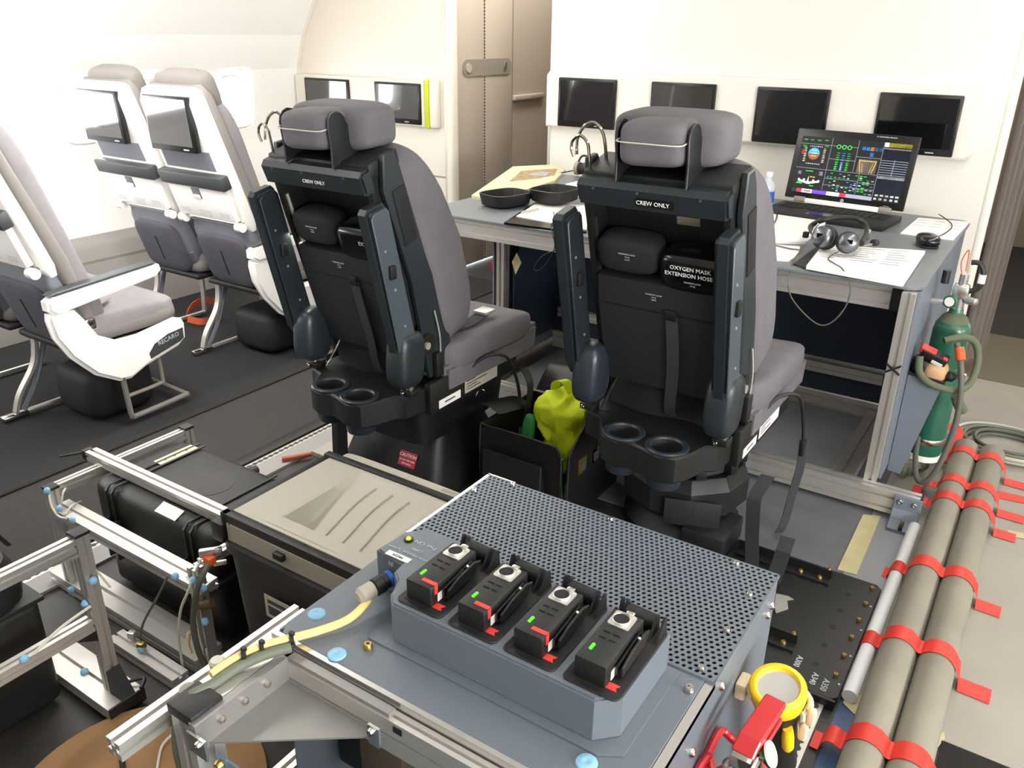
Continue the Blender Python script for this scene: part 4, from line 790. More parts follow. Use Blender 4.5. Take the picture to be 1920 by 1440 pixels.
# front rail, angle, arm with cap, gusset tray
dbm = lambda n, a, b_, w_=.04, h_=.04, up=(0, 0, 1), m='alu', ns=1: mk(n, B().beam(a, b_, w_, h_, up, ns=ns), m, cab, 0)
dbm('front_rail', (CX0+.02, CY0-.016, CZ-.045), (-.30, CY0-.016, CZ-.045), .02, .06); cp('rail_sign', B().mm((-.59, CY0-.0275, CZ-.030), (-.575, CY0-.026, CZ-.020)), 'black', sm=0)
dbm('side_arm', (CX0+.01, CY0, CZ-.035), (CX0+.01, .50, CZ-.035), .05, .05); cp('arm_cap', B().mm((CX0-.012, .462, CZ-.02), (CX0+.042, .515, CZ-.001), .003), 'black')
dbm('post', (CX0+.014, .487, 0), (CX0+.014, .487, CZ-.021), .045, .045, up=(0, 1, 0))
gz = CZ-.03
gu = cp('gusset_tray', B().prism([(-.80, .475), (-.80, .625), (-.60, .625)], 'z', gz-.022, gz-.019), 'alu_dull', sm=0)
cp('tray_flange', B().mm((-.812, .46, gz-.022), (-.798, .635, gz+.022)), 'alu_dull', gu, 0); cp('tray_flange', B().mm((-.81, .622, gz-.022), (-.60, .636, gz+.022)), 'alu_dull', gu, 0); cp('tray_lip', B().mm((-.812, .455, gz-.022), (-.775, .459, gz+.012)), 'alu_bright', gu, 0); cp('tray_lip', B().mm((-.62, .60, gz-.022), (-.60, .604, gz+.012)), 'alu_bright', gu, 0)
for x_, y_, n_ in ((-.798, .50, X1), (-.798, .54, X1), (-.798, .58, X1), (-.785, .455, -Y1), (-.612, .60, -Y1)): cp('tray_screw', B().bolt((x_, y_, gz+.004), n_, .006, .006), 'steel', gu)
dbm('outer_rail', (-.90, .40, .595), (-.90, .74, .595), .03, .03); dbm('outer_rail', (-.90, .40, .30), (-.90, 1.2, .30), .03, .03)
cp('glass_panel', B().mm((-.80, .484, .30), (-.30, .488, .572)), 'blue_film2', sm=0); cp('rubber_bump', B().lathe([(.011, 0), (.012, .008), (.009, .012)], (-.872, .555, CZ-.012)), 'cable_white'); cp('grey_disc', B().cyl((-.865, .50, CZ-.012), (-.865, .50, CZ-.008), .013, seg=20), 'grey_line')
cp('brass_screw', B().bolt((-.79, .483, .56), -Y1, .008, .008), 'gold')
# rack unit seen inside the open front
ru = thing('rack_unit', 'dark rack unit with brown mesh and connectors inside the cabinet front', 'electronics', (-.55, .80, .35))
mk('housing', B().mm((-.84, .74, .30), (-.27, .90, .585), .004), 'black', ru); mk('mesh_grille', B().mm((-.745, .700, .34), (-.655, .741, .575), .003), 'mesh_brown', ru); mk('connector_block', B().mm((-.65, .69, .50), (-.615, .741, .585), .003), 'black', ru)
fpn = mk('front_panel', B().mm((-.61, .725, .32), (-.30, .741, .58), .003), 'deep_blue', ru); mk('round_connector', B().lathe([(.022, 0), (.022, .014), (.017, .016), (.015, .008), (0, .008)], (-.575, .725, .525), -Y1, 20), 'steel', fpn); text('lettering', 'Emergency switch', .009, (-.545, .7245, .565), X1, Z1, 'letter_grey', fpn)
mk('toggle', B().cyl((-.52, .725, .53), (-.52, .705, .535), .004, seg=8), 'steel', fpn); mk('toggle', B().cyl((-.49, .725, .53), (-.49, .705, .535), .004, seg=8), 'steel', fpn)
# ================================================================== CHARGER
ch = thing('charging_station', 'blue grey charging station with four slots on the cabinet', 'charger', (-.52, .80, CZ))
CT = .722
pts = [(-.70, .745), (-.683, .728), (-.345, .728), (-.318, .755), (-.318, .905), (-.765, .912), (-.79, .885), (-.795, .82), (-.735, .812), (-.732, .79), (-.712, .775), (-.703, .755)]
body = mk('body', B().prism(pts, 'z', CZ+.001, CT, .003, 2), 'cab_blue', ch, 30); mk('base_flange', B().prism([(-.72, .712), (-.33, .712), (-.30, .73), (-.30, .912), (-.75, .914), (-.72, .75)], 'z', CZ+.0005, CZ+.003), 'cab_blue', ch, 0)
mk('power_led', B().sph((-.768, .868, CT+.002), .0045), 'led_yellow', body); mk('led_ring', B().lathe([(.008, 0), (.008, .0025), (.006, .003)], (-.768, .868, CT), seg=16), 'black', body)
text('lettering', 'Pwr ON', .0125, (-.735, .872, CT+.0006), -X1, -Y1, 'letter_grey', body); text('lettering', 'Wireless Headset System', .0092, (-.737, .838, CT+.0006), -X1, -Y1, 'letter_grey', body); text('lettering', 'Cable', .0095, (-.737, .852, CT+.0006), -X1, -Y1, 'letter_grey', body)
lbl = mk('white_label', B().mm((-.775, .817, CT), (-.728, .829, CT+.0008)), 'label_white', body, 0); text('lettering', 'PRISM', .008, (-.752, .823, CT+.001), -X1, -Y1, 'ink', lbl)
text('lettering', '10', .011, (-.758, .811, CT-.010), X1, Z1, 'letter_grey', body)
# supply connector and its yellow cable
co = Vector((-.757, .812, .687)); cn = mk('supply_connector', B().lathe([(.013, 0), (.013, .018), (.015, .02), (.015, .034), (.011, .036)], co, (-.25, -1, -.12), 18), 'black', ch)
mk('blue_ring', B().lathe([(.0145, .002), (.0145, .010)], co, (-.25, -1, -.12), 18), 'bottle_label', cn); mk('backshell', B().lathe([(.012, .036), (.014, .038), (.014, .060), (.008, .066)], co, (-.25, -1, -.12), 14), 'label_grey', cn)
slot_x = [-.644+k*.0945 for k in range(4)]
for k, sx in enumerate(slot_x):
    pl_ = mk('slot_plate', B().prism(rrect(sx-.040, .737, sx+.043, .900, .010), 'z', CT, CT+.003, .001), 'black', ch); mk('slot_recess', B().mm((sx-.030, .746, CT+.0028), (sx+.022, .868, CT+.0034)), 'black_soft', pl_, 0)
    mk('flag_mark', B().prism([(sx+.016, .752), (sx+.034, .752), (sx+.030, .758), (sx+.034, .764), (sx+.016, .764)], 'z', CT+.003, CT+.0037), 'red_bright', pl_, 0)
    # curved cable guards at the rear
    for gx, gy in ((sx-.030, .897), (sx-.022, .897)): mk('guard_fin', B().prism([(.880, CT+.003), (.905, CT+.003), (.900, CT+.030), (.893, CT+.032)], 'x', gx-.0015, gx+.0015), 'black', pl_, 0)
    for gx in (sx+.027, sx+.038): mk('guard_fin', B().prism([(.862, CT+.003), (.897, CT+.003), (.893, CT+.030), (.886, CT+.032)], 'x', gx-.0015, gx+.0015), 'black', pl_, 0)
    mk('guard_roll', B().cyl((sx-.020, .893, CT+.015), (sx+.025, .893, CT+.013), .012, seg=14), 'black', pl_)
wd = ('next to the power light', 'second from the power light', 'third from the power light', 'farthest from the power light')
for k, sx in enumerate(slot_x):
    bp = thing('belt_pack', 'black belt pack radio in the charging slot '+wd[k], 'radio', (sx, .79, CT+.003), 0, 'belt packs in the charging station')
    x0_, x1_ = sx-.027, sx+.019; T_ = CT+.038
    mk('body', B().mm((x0_, .748, CT+.0036), (x1_, .862, T_), .0025), 'black', bp); xf = mk('socket_flange', B().prism(rrect(x0_+.006, .826, x1_-.008, .858, .004), 'z', T_, T_+.0015), 'cream', bp, 0)
    xf.data.materials[0] = MATS['alu']; mk('socket', B().lathe([(.0128, .0), (.0128, .004), (.0118, .005), (.0112, .003), (0, .003)], ((x0_+x1_)/2-.002, .841, T_), seg=20), 'alu', bp); mk('socket_face', B().cyl(((x0_+x1_)/2-.002, .841, T_+.003), ((x0_+x1_)/2-.002, .841, T_+.0036), .0108, seg=20), 'black_soft', bp); mk('release_tab', B().mm(((x0_+x1_)/2-.002, .854, T_+.001), ((x0_+x1_)/2+.010, .861, T_+.006), .0015), 'alu_bright', bp)
    for i in range(3): mk('status_led', B().cyl((x0_+.012, .770+i*.0042, T_), (x0_+.012, .770+i*.0042, T_+.0008), .0024, seg=8), 'led_green', bp, 0)
    for i in range(2):
        for j in range(2): mk('button', B().mm((x0_+.010+j*.014, .797+i*.013, T_), (x0_+.020+j*.014, .799+i*.013, T_+.0012)), 'black_soft', bp, 0)
    if k < 3: mk('red_tab', B().mm((x0_+.022, .757, T_), (x1_+.001, .764, T_+.001)).mm((x1_, .757, T_-.016), (x1_+.001, .764, T_+.001)), 'red_bright', bp, 0)
    mk('side_label', B().mm((x1_, .764, CT+.006), (x1_+.0008, .776, CT+.02)), 'label_white', bp, 0)
    cl = mk('belt_clip', B().prism([(.775, CT+.008), (.84, CT+.012), (.858, CT+.028), (.84, CT+.034), (.80, CT+.030), (.775, CT+.022)], 'x', x1_+.008, x1_+.012, .001), 'black', bp); mk('clip_plate', B().prism([(.772, CT+.006), (.842, CT+.010), (.842, CT+.034), (.772, CT+.026)], 'x', x1_+.002, x1_+.006, .001), 'black_gloss', cl); mk('clip_pin', B().sph((x1_+.010, .825, CT+.036), .0025), 'alu_bright', cl)
cpth = [co+Vector((-.25, -1, -.12)).normalized()*.062, PZ(690, 1125, .672), PZ(655, 1160, .662), PZ(600, 1182, .660), PZ(540, 1198, .660), PZ(490, 1212, .660), PZ(440, 1235, .655), PZ(395, 1265, .652), PZ(355, 1308, .64), PZ(335, 1350, .60), PZ(333, 1400, .54), PZ(345, 1450, .46)]
yc = thing('supply_cable', 'yellow cable with black ties running from the charger over the cabinet edge', 'cable', cpth[5]); mk('sheath', B().tube(cpth[:8], .0065, 10, 6), 'cable_yellow', yc); mk('sheath', B().tube([p_+Vector((.012, -.006, -.006)) for p_ in cpth[4:8]]+cpth[8:], .008, 10, 6), 'cable_olive', yc)
for (u, v, r_) in ((548, 1197, 0), (492, 1213, 0), (458, 1226, 0)):
    q = PZ(u, v, .660); mk('cable_tie', B().lathe([(.0095, -.003), (.0095, .003)], q, (-.5, -.5, -.05), 12).box(q+Vector((0, 0, .009)), (.007, .006, .006)), 'black', yc)
# ================================================================== PRINTER in its black bin
bin_ = thing('storage_bin', 'dark grey plastic bin holding the printer', 'bin', (-1.2, 1.15, 0))
mk('body', B().loft([(-1.205, 1.15, .0, .195, .17, 8), (-1.205, 1.15, .03, .20, .175, 8), (-1.205, 1.15, .40, .213, .192, 8), (-1.205, 1.15, .425, .218, .198, 8)], 32), 'box_dark', bin_, 30)
mk('rim', B().loft([(-1.205, 1.15, .405, .221, .201, 8), (-1.205, 1.15, .43, .221, .201, 8)], 32), 'box_dark', bin_, 30)
rl = mk('rating_label', B().mm((-1.27, .9475, .285), (-1.12, .949, .345)), 'label_grey', bin_, 0); mk('label_print', B().mm((-1.26, .9470, .325), (-1.19, .9476, .335)).mm((-1.26, .9470, .295), (-1.20, .9476, .318)).mm((-1.185, .9470, .293), (-1.135, .9476, .315)), 'ink', rl, 0)
mk('hinge_block', B().mm((-1.44, .955, .42), (-1.40, 1.0, .47), .004), 'black', bin_)
pr = thing('printer', 'off white laser printer with curved paper tray sunk into the black bin', 'printer', (-1.19, 1.15, .432))
mk('body', B().mm((-1.385, .965, .4315), (-.995, 1.335, .4325)).mm((-1.385, .962, .432), (-.995, .985, .476)).mm((-1.385, 1.30, .432), (-.995, 1.335, .476)).mm((-1.39, .962, .432), (-1.38, 1.335, .476)).mm((-1.0, .962, .432), (-.99, 1.335, .476)), 'printer_side', pr, 0)
def deck(u, v):
    x_ = -1.39+.40*u; y_ = .995+.29*v; z_ = .500-.006*abs(u-.5)**2
    a = min(1, max(0, (u-.28)/.03)) * min(1, max(0, (.93-u)/.09)); b_ = min(1, max(0, (v-.13)/.03))*min(1, max(0, (.98-v)/.85))
    s_ = a*a*(3-2*a); z_ -= .062*s_*b_
    return (x_, y_, z_)
dk = B().surf(deck, 60, 44); top = mk('top_deck', dk, 'printer_white', pr, 60)
mk('deck_skirt', B().mm((-1.39, .985, .476), (-1.386, 1.295, .4985)).mm((-1.39, .985, .476), (-.99, .996, .499)), 'printer_white', pr, 0)
for k in range(3):
    u0 = .47+k*.13; mk('paper_guide', B().tube([Vector(deck(u0+.005, .16))+Z1*.001, Vector(deck(u0, .35))+Z1*.001, Vector(deck(u0-.012, .60))+Z1*.001, Vector(deck(u0-.005, .75))+Z1*.001, Vector(deck(u0+.012, .86))+Z1*.0012], .0026, 6, 5), 'printer_side', top)
mk('front_rail', B().mm((-1.41, .965, .470), (-.98, .985, .497), .002), 'black', pr); mk('rear_rail', B().mm((-1.41, 1.285, .476), (-.98, 1.305, .505), .002), 'black', pr); mk('side_rail', B().mm((-1.412, .965, .455), (-1.392, 1.30, .497), .002), 'black', pr)
mk('rear_cover', B().loft([(-1.18, 1.325, .46, .20, .018, 4), (-1.18, 1.325, .492, .20, .018, 4), (-1.18, 1.325, .498, .19, .012, 4)], 20), 'printer_white', pr); mk('latch', B().mm((-1.23, .950, .452), (-1.20, .968, .468), .003), 'black', pr); mk('slot', B().mm((-1.06, 1.318, .4975), (-.99, 1.33, .4986)), 'grey_line', pr, 0)
# ================================================================== TRANSIT CASES and ALUMINIUM RACKS
def ring_clip(par, p_, n_, tail=None):
    q = mk('blue_clip', B().lathe([(.010, 0), (.009, .006), (.004, .010), (0, .010)], p_, n_, 10), 'clip_blue', par)
    return q
tc = thing('transit_case', 'black ribbed plastic transit case inside the aluminium rack', 'case', (-1.80, 1.17, 0))
mk('base', B().mm((-2.045, 1.03, .012), (-1.555, 1.315, .20), .02, 3), 'case_black', tc, 50); mk('lid', B().mm((-2.055, 1.02, .205), (-1.545, 1.325, .345), .03, 4), 'case_black', tc, 50); mk('lid_seam', B().mm((-2.06, 1.015, .192), (-1.54, 1.33, .208), .004), 'black', tc)
for x_ in (-1.98, -1.955, -1.645, -1.62): mk('lid_rib', B().prism([(1.017, .21), (1.017, .33), (1.03, .347), (1.32, .347), (1.32, .35), (1.028, .35), (1.013, .335), (1.013, .21)], 'x', x_-.004, x_+.004), 'case_black', tc, 30)
for x_ in (-1.97, -1.63): mk('latch', B().mm((x_-.03, 1.008, .15), (x_+.03, 1.022, .23), .004), 'black', tc); 
for x_ in (-1.99, -1.95, -1.65, -1.61): mk('latch_rib', B().mm((x_-.003, .996, .13), (x_+.003, 1.02, .25), .001), 'box_dark', tc)
mk('carry_handle', B().tube([(-1.90, 1.02, .17), (-1.88, .998, .17), (-1.72, .998, .17), (-1.70, 1.02, .17)], .009, 8, 3), 'black', tc)
stp = mk('perforated_strip', B().mm((-1.995, 1.175, .3475), (-1.955, 1.30, .3495)), 'paper_cream', tc, 0); mk('strip_hole', B().cyl((-1.975, 1.20, .3496), (-1.975, 1.20, .3499), .004, seg=8), 'ink', stp, 0); mk('strip_hole', B().cyl((-1.975, 1.23, .3496), (-1.975, 1.23, .3499), .004, seg=8), 'ink', stp, 0); mk('strip_hole', B().cyl((-1.975, 1.27, .3496), (-1.975, 1.27, .3499), .004, seg=8), 'ink', stp, 0)
lb_ = mk('barcode_label', B().box((-1.735, 1.040, .3450), (.085, .034, .001), (.42, 0, 0)), 'label_white', tc, 0)
mk('lid_circle', B().lathe([(.062, 0), (.062, .0008), (.060, .0008)], (-1.76, 1.19, .345), seg=32), 'black', tc)
rk = thing('aluminium_rack', 'low aluminium profile rack with blue cable clips around the transit case', 'rack', (-1.80, 1.1, 0))
def rb(n, a, b_, w_=.025, h_=.025, up=(0, 0, 1), ns=1): return mk(n, B().beam(a, b_, w_, h_, up, ns=ns), 'alu', rk, 0)
rb('top_rail', (-2.095, .945, .338), (-2.095, 1.345, .338), .025, .03); rb('cross_bar', (-2.15, 1.085, .3655), (-1.43, 1.085, .3655), .035, .028); rb('post', (-2.095, .93, .0), (-2.095, .93, .345), .028, .028, (0, 1, 0)); rb('post', (-2.095, 1.36, .0), (-2.095, 1.36, .352), .028, .028, (0, 1, 0)); rb('post', (-1.485, .93, .0), (-1.485, .93, .34), .028, .028, (0, 1, 0))
rb('front_shelf', (-2.10, .945, .275), (-1.47, .945, .275), .055, .028); rb('floor_rail', (-2.19, .955, .025), (-1.53, .955, .025), .08, .04, ns=1); rb('top_rail', (-1.485, .945, .338), (-1.485, 1.345, .338), .025, .02); rb('post', (-1.485, 1.36, .0), (-1.485, 1.36, .345), .028, .028, (0, 1, 0)); rb('floor_rail', (-1.80, .870, .02), (-1.53, .870, .02), .045, .03)
mk('post_cap', B().mm((-2.112, .914, .346), (-2.078, .946, .353)), 'black', rk, 0); mk('post_cap', B().mm((-2.112, 1.344, .352), (-2.078, 1.376, .36)), 'black', rk, 0); mk('clamp', B().box((-2.165, 1.085, .362), (.025, .03, .03), bev=.003), 'black', rk); mk('clamp_lever', B().tube([(-2.17, 1.08, .368), (-2.22, 1.03, .36)], .004, 6, 0), 'black', rk)
for (u, v, y_) in ((90, 920, .915), (113, 953, .915), (137, 975, .915), (330, 1080, .915), (363, 1088, .912), (382, 1102, .912), (385, 1165, .912), (135, 1105, .912)): ring_clip(rk, PY(u, v, y_), (.2, -1, .3))
def wire(pts_, r_, m_, lab=None): return mk('cable', B().tube(pts_, r_, 6, 6), m_, rk)
wire([PY(92, 928, .91), PY(97, 950, .90), PY(110, 968, .90), PY(125, 972, .905)], .003, 'cable_white'); wire([PY(115, 945, .93), PY(120, 920, .95), PY(135, 908, 1.0), PY(155, 905, 1.02)], .003, 'cable_white'); wire([PY(122, 965, .92), PY(135, 948, .95), PY(152, 940, 1.0)], .0025, 'cable_white')
wire([PY(350, 1082, .91), PY(357, 1098, .90), PY(340, 1140, .895), PY(335, 1180, .895), PY(338, 1220, .90), PY(345, 1262, .90)], .0035, 'cable_white'); wire([PY(395, 1052, .93), PY(380, 1080, .90), PY(366, 1120, .89), PY(362, 1170, .89), PY(372, 1220, .89), PY(388, 1255, .90)], .007, 'cable_grey'); wire([PY(392, 1055, .93), PY(376, 1090, .905), PY(370, 1130, .90), PY(376, 1180, .90), PY(384, 1215, .90)], .004, 'cable_olive'); wire([PY(375, 1055, .93), PY(368, 1068, .92), PY(371, 1080, .92)], .0025, 'cable_white'); wire([PY(315, 1080, .90), PY(295, 1120, .89), PY(270, 1165, .88), PY(262, 1195, .88)], .003, 'cable_grey'); wire([PY(400, 1088, .94), PY(385, 1100, .92), PY(376, 1112, .91)], .004, 'alu_bright'); wire([PY(355, 1185, .895), PY(352, 1205, .89), PY(358, 1225, .89)], .005, 'cream')
mk('orange_connector', B().box(PY(393, 1050, .93), (.025, .02, .02), bev=.003), 'orange', rk); mk('brown_connector', B().lathe([(.011, 0), (.012, .015), (.012, .03), (.005, .04), (.003, .06)], PY(398, 1130, .93), (-.8, -.4, -.4), 12), 'brown_rubber', rk); mk('alu_tab', B().box(PY(395, 1035, .94), (.05, .012, .02), (0, 0, .9), .002), 'alu_bright', rk); mk('alu_tab', B().box(PY(413, 1055, .96), (.03, .008, .012), (0, 0, .9), .002), 'alu_bright', rk)
for (u, v) in ((265, 1210), (248, 1190)): mk('small_fitting', B().box(PZ(u, v, .05), (.02, .018, .02), (0, 0, .4), .003), 'gold' if u > 250 else 'alu', rk)
ring_clip(rk, PZ(265, 1217, .042), Z1)
# near rack beside the large case
r2 = thing('aluminium_rack', 'upright aluminium rack bay beside the large black case', 'rack', (-1.62, .5, 0))
def rc(n, a, b_, w_=.03, h_=.03, up=(0, 0, 1)): return mk(n, B().beam(a, b_, w_, h_, up), 'alu', r2, 0)
rc('post', (-1.62, .752, .03), (-1.62, .752, .475), .03, .03, (0, 1, 0)); mk('post_cap', B().mm((-1.638, .735, .476), (-1.602, .77, .484), .002), 'black', r2); rc('top_rail', (-1.62, .735, .458), (-1.62, .0, .458), .03, .03); rc('mid_rail', (-1.62, .735, .245), (-1.62, .0, .245), .03, .03); rc('post', (-1.62, -.02, .03), (-1.62, -.02, .475), .03, .03, (0, 1, 0)); rc('foot_rail', (-1.90, .745, .03), (-1.56, .745, .03), .09, .03); mk('foot_cap', B().mm((-1.558, .70, .012), (-1.553, .79, .048)), 'black', r2, 0)
mk('gusset', B().prism([(.736, .20), (.736, .235), (.69, .228)], 'x', -1.634, -1.606), 'black', r2, 0); mk('foot_gusset', B().prism([(-1.605, .046), (-1.56, .046), (-1.605, .11)], 'y', .735, .77), 'black', r2, 0); mk('corner_plate', B().prism([(.736, .43), (.736, .44), (.68, .44)], 'x', -1.636, -1.604), 'alu', r2, 0)
for p_, n_ in (((-1.603, .752, .36), X1), ((-1.605, .58, .262), Z1), ((-1.72, .74, .046), Z1), ((-1.62, .735, .30), -Y1)): ring_clip(r2, p_, n_)
mk('cable', B().tube([(-1.605, .60, .262), (-1.60, .66, .29), (-1.603, .735, .30)], .0035, 6, 6), 'cable_white', r2); mk('cable', B().tube([(-1.64, .745, .42), (-1.645, .78, .36), (-1.63, .80, .30)], .003, 6, 6), 'cable_white', r2); mk('cable', B().tube([(-1.60, .76, .055), (-1.57, .80, .06), (-1.55, .78, .055)], .005, 6, 6), 'cable_black', r2)
bc = thing('transit_case', 'large black transit case with angular lid beside the near aluminium rack', 'case', (-2.05, .4, 0))
mk('base', B().mm((-2.44, .02, .012), (-1.72, .685, .30), .02, 3), 'case_black', bc, 50); mk('lid', B().loft([(-2.08, .352, .306, .365, .335, 8), (-2.08, .352, .36, .37, .34, 8), (-2.08, .352, .41, .35, .32, 8), (-2.08, .352, .42, .32, .29, 8)], 36), 'case_black', bc, 35); mk('lid_panel', B().mm((-2.36, .10, .418), (-1.84, .64, .428), .006), 'case_black', bc); mk('seam_band', B().mm((-2.448, .012, .298), (-1.712, .692, .31), .003), 'black', bc); mk('latch', B().mm((-1.716, .38, .22), (-1.704, .46, .34), .003), 'black', bc)
mk('lid_rib', B().prism([(.10, .42), (.66, .42), (.70, .39), (.72, .35), (.73, .35), (.705, .40), (.665, .432), (.10, .432)], 'x', -1.92, -1.905), 'case_black', bc, 30)
# cardboard reel in front
cd = thing('cable_reel', 'round cardboard cable reel lying on the floor beside the cabinet', 'reel', (-1.32, .61, 0)); mk('flange', B().lathe([(.26, .012), (.262, .016), (.26, .021), (.03, .021), (.03, .012)], (-1.32, .61, 0), seg=64), 'cardboard', cd); mk('core', B().cyl((-1.32, .61, .0), (-1.32, .61, .0118), .15, seg=32), 'cardboard', cd)
tag(mk('loose_cable', B().tube([PZ(340, 1316, .035), PZ(290, 1330, .03), PZ(250, 1365, .03), (PZ(230, 1410, .03)), PZ(232, 1450, .03)], .006, 8, 6), 'cable_black'), 'black cable curving over the cardboard reel', 'cable'); tag(mk('loose_cable', B().tube([PZ(325, 1375, .03), PZ(303, 1400, .028), PZ(294, 1445, .028)], .003, 8, 6), 'cable_white'), 'thin white cable curving over the cardboard reel', 'cable')
# ================================================================== FOAM TUBES, CONDUIT AND RED TAPE ON THE FLOOR
TR = .0438; TX = (-.0775, .0105); TZ = TR+.003
for x_, lab in zip(TX, ('grey foam pipe on the floor next to the white conduit', 'grey foam pipe on the floor, on the white sheet side')):
    n = 24; b = B()
    b.rings([[(x_+TR*math.cos(2*math.pi*k/n), y_, TZ+TR*math.sin(2*math.pi*k/n)) for k in range(n)] for y_ in (1.05, 1.6, 2.3, 2.9, 3.30)]); tag(mk('foam_pipe', b, 'foam_grey', None, 60), lab, 'pipe', 'foam pipes taped to the floor')
cd_ = B(); cd_.rings([[(-.1475+.0185*math.cos(2*math.pi*k/16), y_, .0235+.0185*math.sin(2*math.pi*k/16)) for k in range(16)] for y_ in (1.74, 2.2, 2.64)]); tag(mk('conduit', cd_, 'conduit_white', None, 60), 'slim white conduit running beside the grey foam pipes', 'conduit')
def drape(x):                                  # height of the tape over the conduit and pipes
    z = .0045
    for cx, cz, r in ((-.1475, .0235, .0195), (TX[0], TZ, TR+.001), (TX[1], TZ, TR+.001)):
        d = abs(x-cx)
        if d < r: z = max(z, cz+math.sqrt(r*r-d*d))
    if TX[0] < x < TX[1]: z = max(z, TZ+.022)
    if -.135 < x < TX[0]: z = max(z, TZ-.012+(x+.135)*.3)
    if TX[1] < x < TX[1]+TR+.012: z = max(z, max(.005, TZ+TR-(x-TX[1])**2*14-.004))
    return z+.0012
wd6 = ('beside the coiled hoses', 'just behind the desk end bracket', 'at the desk base rail end', 'beside the far corner of the black plate', 'beside the lettering on the black plate', 'over the blue film by the seat track')
for k, (yc_, x0_, x1_) in enumerate(((3.20, -.145, .18), (2.945, -.20, .150), (2.80, -.162, .135), (2.352, -.185, .130), (1.972, -.178, .140), (1.578, -.19, .140))):
    xs = []; x_ = x0_
    while x_ < x1_: xs.append(x_); x_ += .006
    xs.append(x1_); b = B(); w_ = .056
    up_ = [(x_, drape(x_)) for x_ in xs]
    sk = .03 if k != 4 else .0
    b.rings([[(x_, yc_-w_/2-(x_-x0_)*.05, z_), (x_, yc_+w_/2-(x_-x0_)*.05, z_), (x_, yc_+w_/2-(x_-x0_)*.05, z_+.0012), (x_, yc_-w_/2-(x_-x0_)*.05, z_+.0012)] for x_, z_ in up_])
    tag(mk('red_tape', b, 'red_tape', None, 40), 'red tape strip across the foam pipes '+wd6[k], 'tape', 'red tape strips')
def flat_tape(pts, m, label, z=.0045, group=None):
    b = B().prism([(PZ(u, v, z).x, PZ(u, v, z).y) for u, v in pts], 'z', z, z+.0012); return tag(mk('masking_tape' if m == 'masking' else 'red_tape', b, m, None, 0), label, 'tape', group)
flat_tape([(1872, 920), (1930, 934), (1930, 946), (1870, 934)], 'red_tape', 'short flat red tape piece on the white sheet beyond the pipes', group='red tape strips')
tag(mk('red_tape', B().ribbon([PZ(1783, 795, .06), PZ(1795, 812, .06), PZ(1786, 838, .03), PZ(1778, 868, .006)], (.9, .3, .2), .045, .002, 6), 'red_tape'), 'crumpled upright red tape behind the green gas bottle', 'tape', 'red tape strips')
flat_tape([(1570, 1068), (1618, 965), (1652, 968), (1606, 1078)], 'masking', 'wide cream masking tape along the edge of the grey felt', .0065)
flat_tape([(1588, 1300), (1602, 1295), (1622, 1312), (1614, 1345), (1600, 1338), (1580, 1318)], 'masking', 'torn cream masking tape at the near corner of the black plate')
flat_tape([(1890, 994), (1935, 1003), (1935, 1012), (1888, 1005)], 'masking', 'cream masking tape on the white sheet past the pipes')
flat_tape([(1764, 1375), (1770, 1372), (1772, 1385), (1758, 1402), (1754, 1396)], 'masking', 'tiny torn masking tape beside the foam pipe by the rug')
# coiled hoses
for k, (r_, cx, cy, m_, lab) in enumerate(((.10, .06, 3.50, 'cable_grey', 'dark coiled hose on the white sheet, inner coil'), (.13, .055, 3.50, 'cable_olive', 'olive coiled hose on the white sheet, middle coil'), (.155, .05, 3.495, 'label_grey', 'pale coiled hose on the white sheet, outer coil'))):
    b = B()
    for j in range(2):
        b.tube([(cx+(r_+.008*j)*1.15*math.cos(a), cy+(r_+.008*j)*math.sin(a), .0145+.016*j+.002*math.sin(3*a)) for a in [math.pi*2*i/24 for i in range(25)]], .0075, 8, 2)
    tag(mk('coiled_hose', b, m_, None, 60), lab, 'hose', 'coiled hoses on the floor')
# ================================================================== BLACK ADAPTER PLATE
pt = thing('adapter_plate', 'black bolted adapter plate with aircraft type numbers on the floor', 'plate', (-.35, 1.97, 0))
mk('plate', B().prism([(-.60, 1.70), (-.185, 1.70), (-.169, 1.715), (-.169, 2.22), (-.182, 2.236), (-.60, 2.236)], 'z', .012, .03, .002), 'plate_black', pt, 0); mk('skid', B().mm((-.59, 1.71, .0035), (-.55, 2.22, .0118)), 'black', pt, 0)
mk('front_edge', B().mm((-.60, 1.692, .004), (-.172, 1.6995, .03)), 'plate_black', pt, 0)
for i in range(6):
    y_ = 1.785+i*.084; mk('gold_bolt', B().bolt((-.192, y_, .03), Z1, .0065, .009), 'gold', pt)
for i in range(5):
    for x_, r_ in ((-.245, .009), (-.32, .009), (-.40, .006)): mk('bolt_hole', B().cyl((x_, 1.80+i*.085, .0301), (x_, 1.80+i*.085, .0304), r_, seg=12), 'black_soft', pt, 0)
for i in range(4): mk('rivet', B().cyl((-.178, 1.76+i*.12, .03), (-.178, 1.76+i*.12, .0312), .003, seg=8), 'letter_grey', pt, 0)
for s_, x_, y_ in (('A300', -.285, 1.785), ('A340', -.235, 1.745), ('A350', -.207, 1.738)): text('lettering', s_, .021, (x_, y_, .0306), -Y1, X1, 'letter_grey', pt)
for yb, xe in ((2.175, -.30), (1.835, -.305)):
    an = mk('angle_bar', B().prism([(yb-.03, .030), (yb+.012, .030), (yb+.012, .062), (yb+.004, .062), (yb+.004, .038), (yb-.03, .038)], 'x', -.58, xe, .001), 'plate_black', pt, 0)
    for i in range(3): mk('angle_bolt', B().bolt((xe-.03-.055*i, yb-.014, .038), Z1, .0075, .008), 'gold', an)
    mk('end_bolt', B().bolt((xe-.012, yb+.008, .062), Z1, .006, .006), 'gold', an)
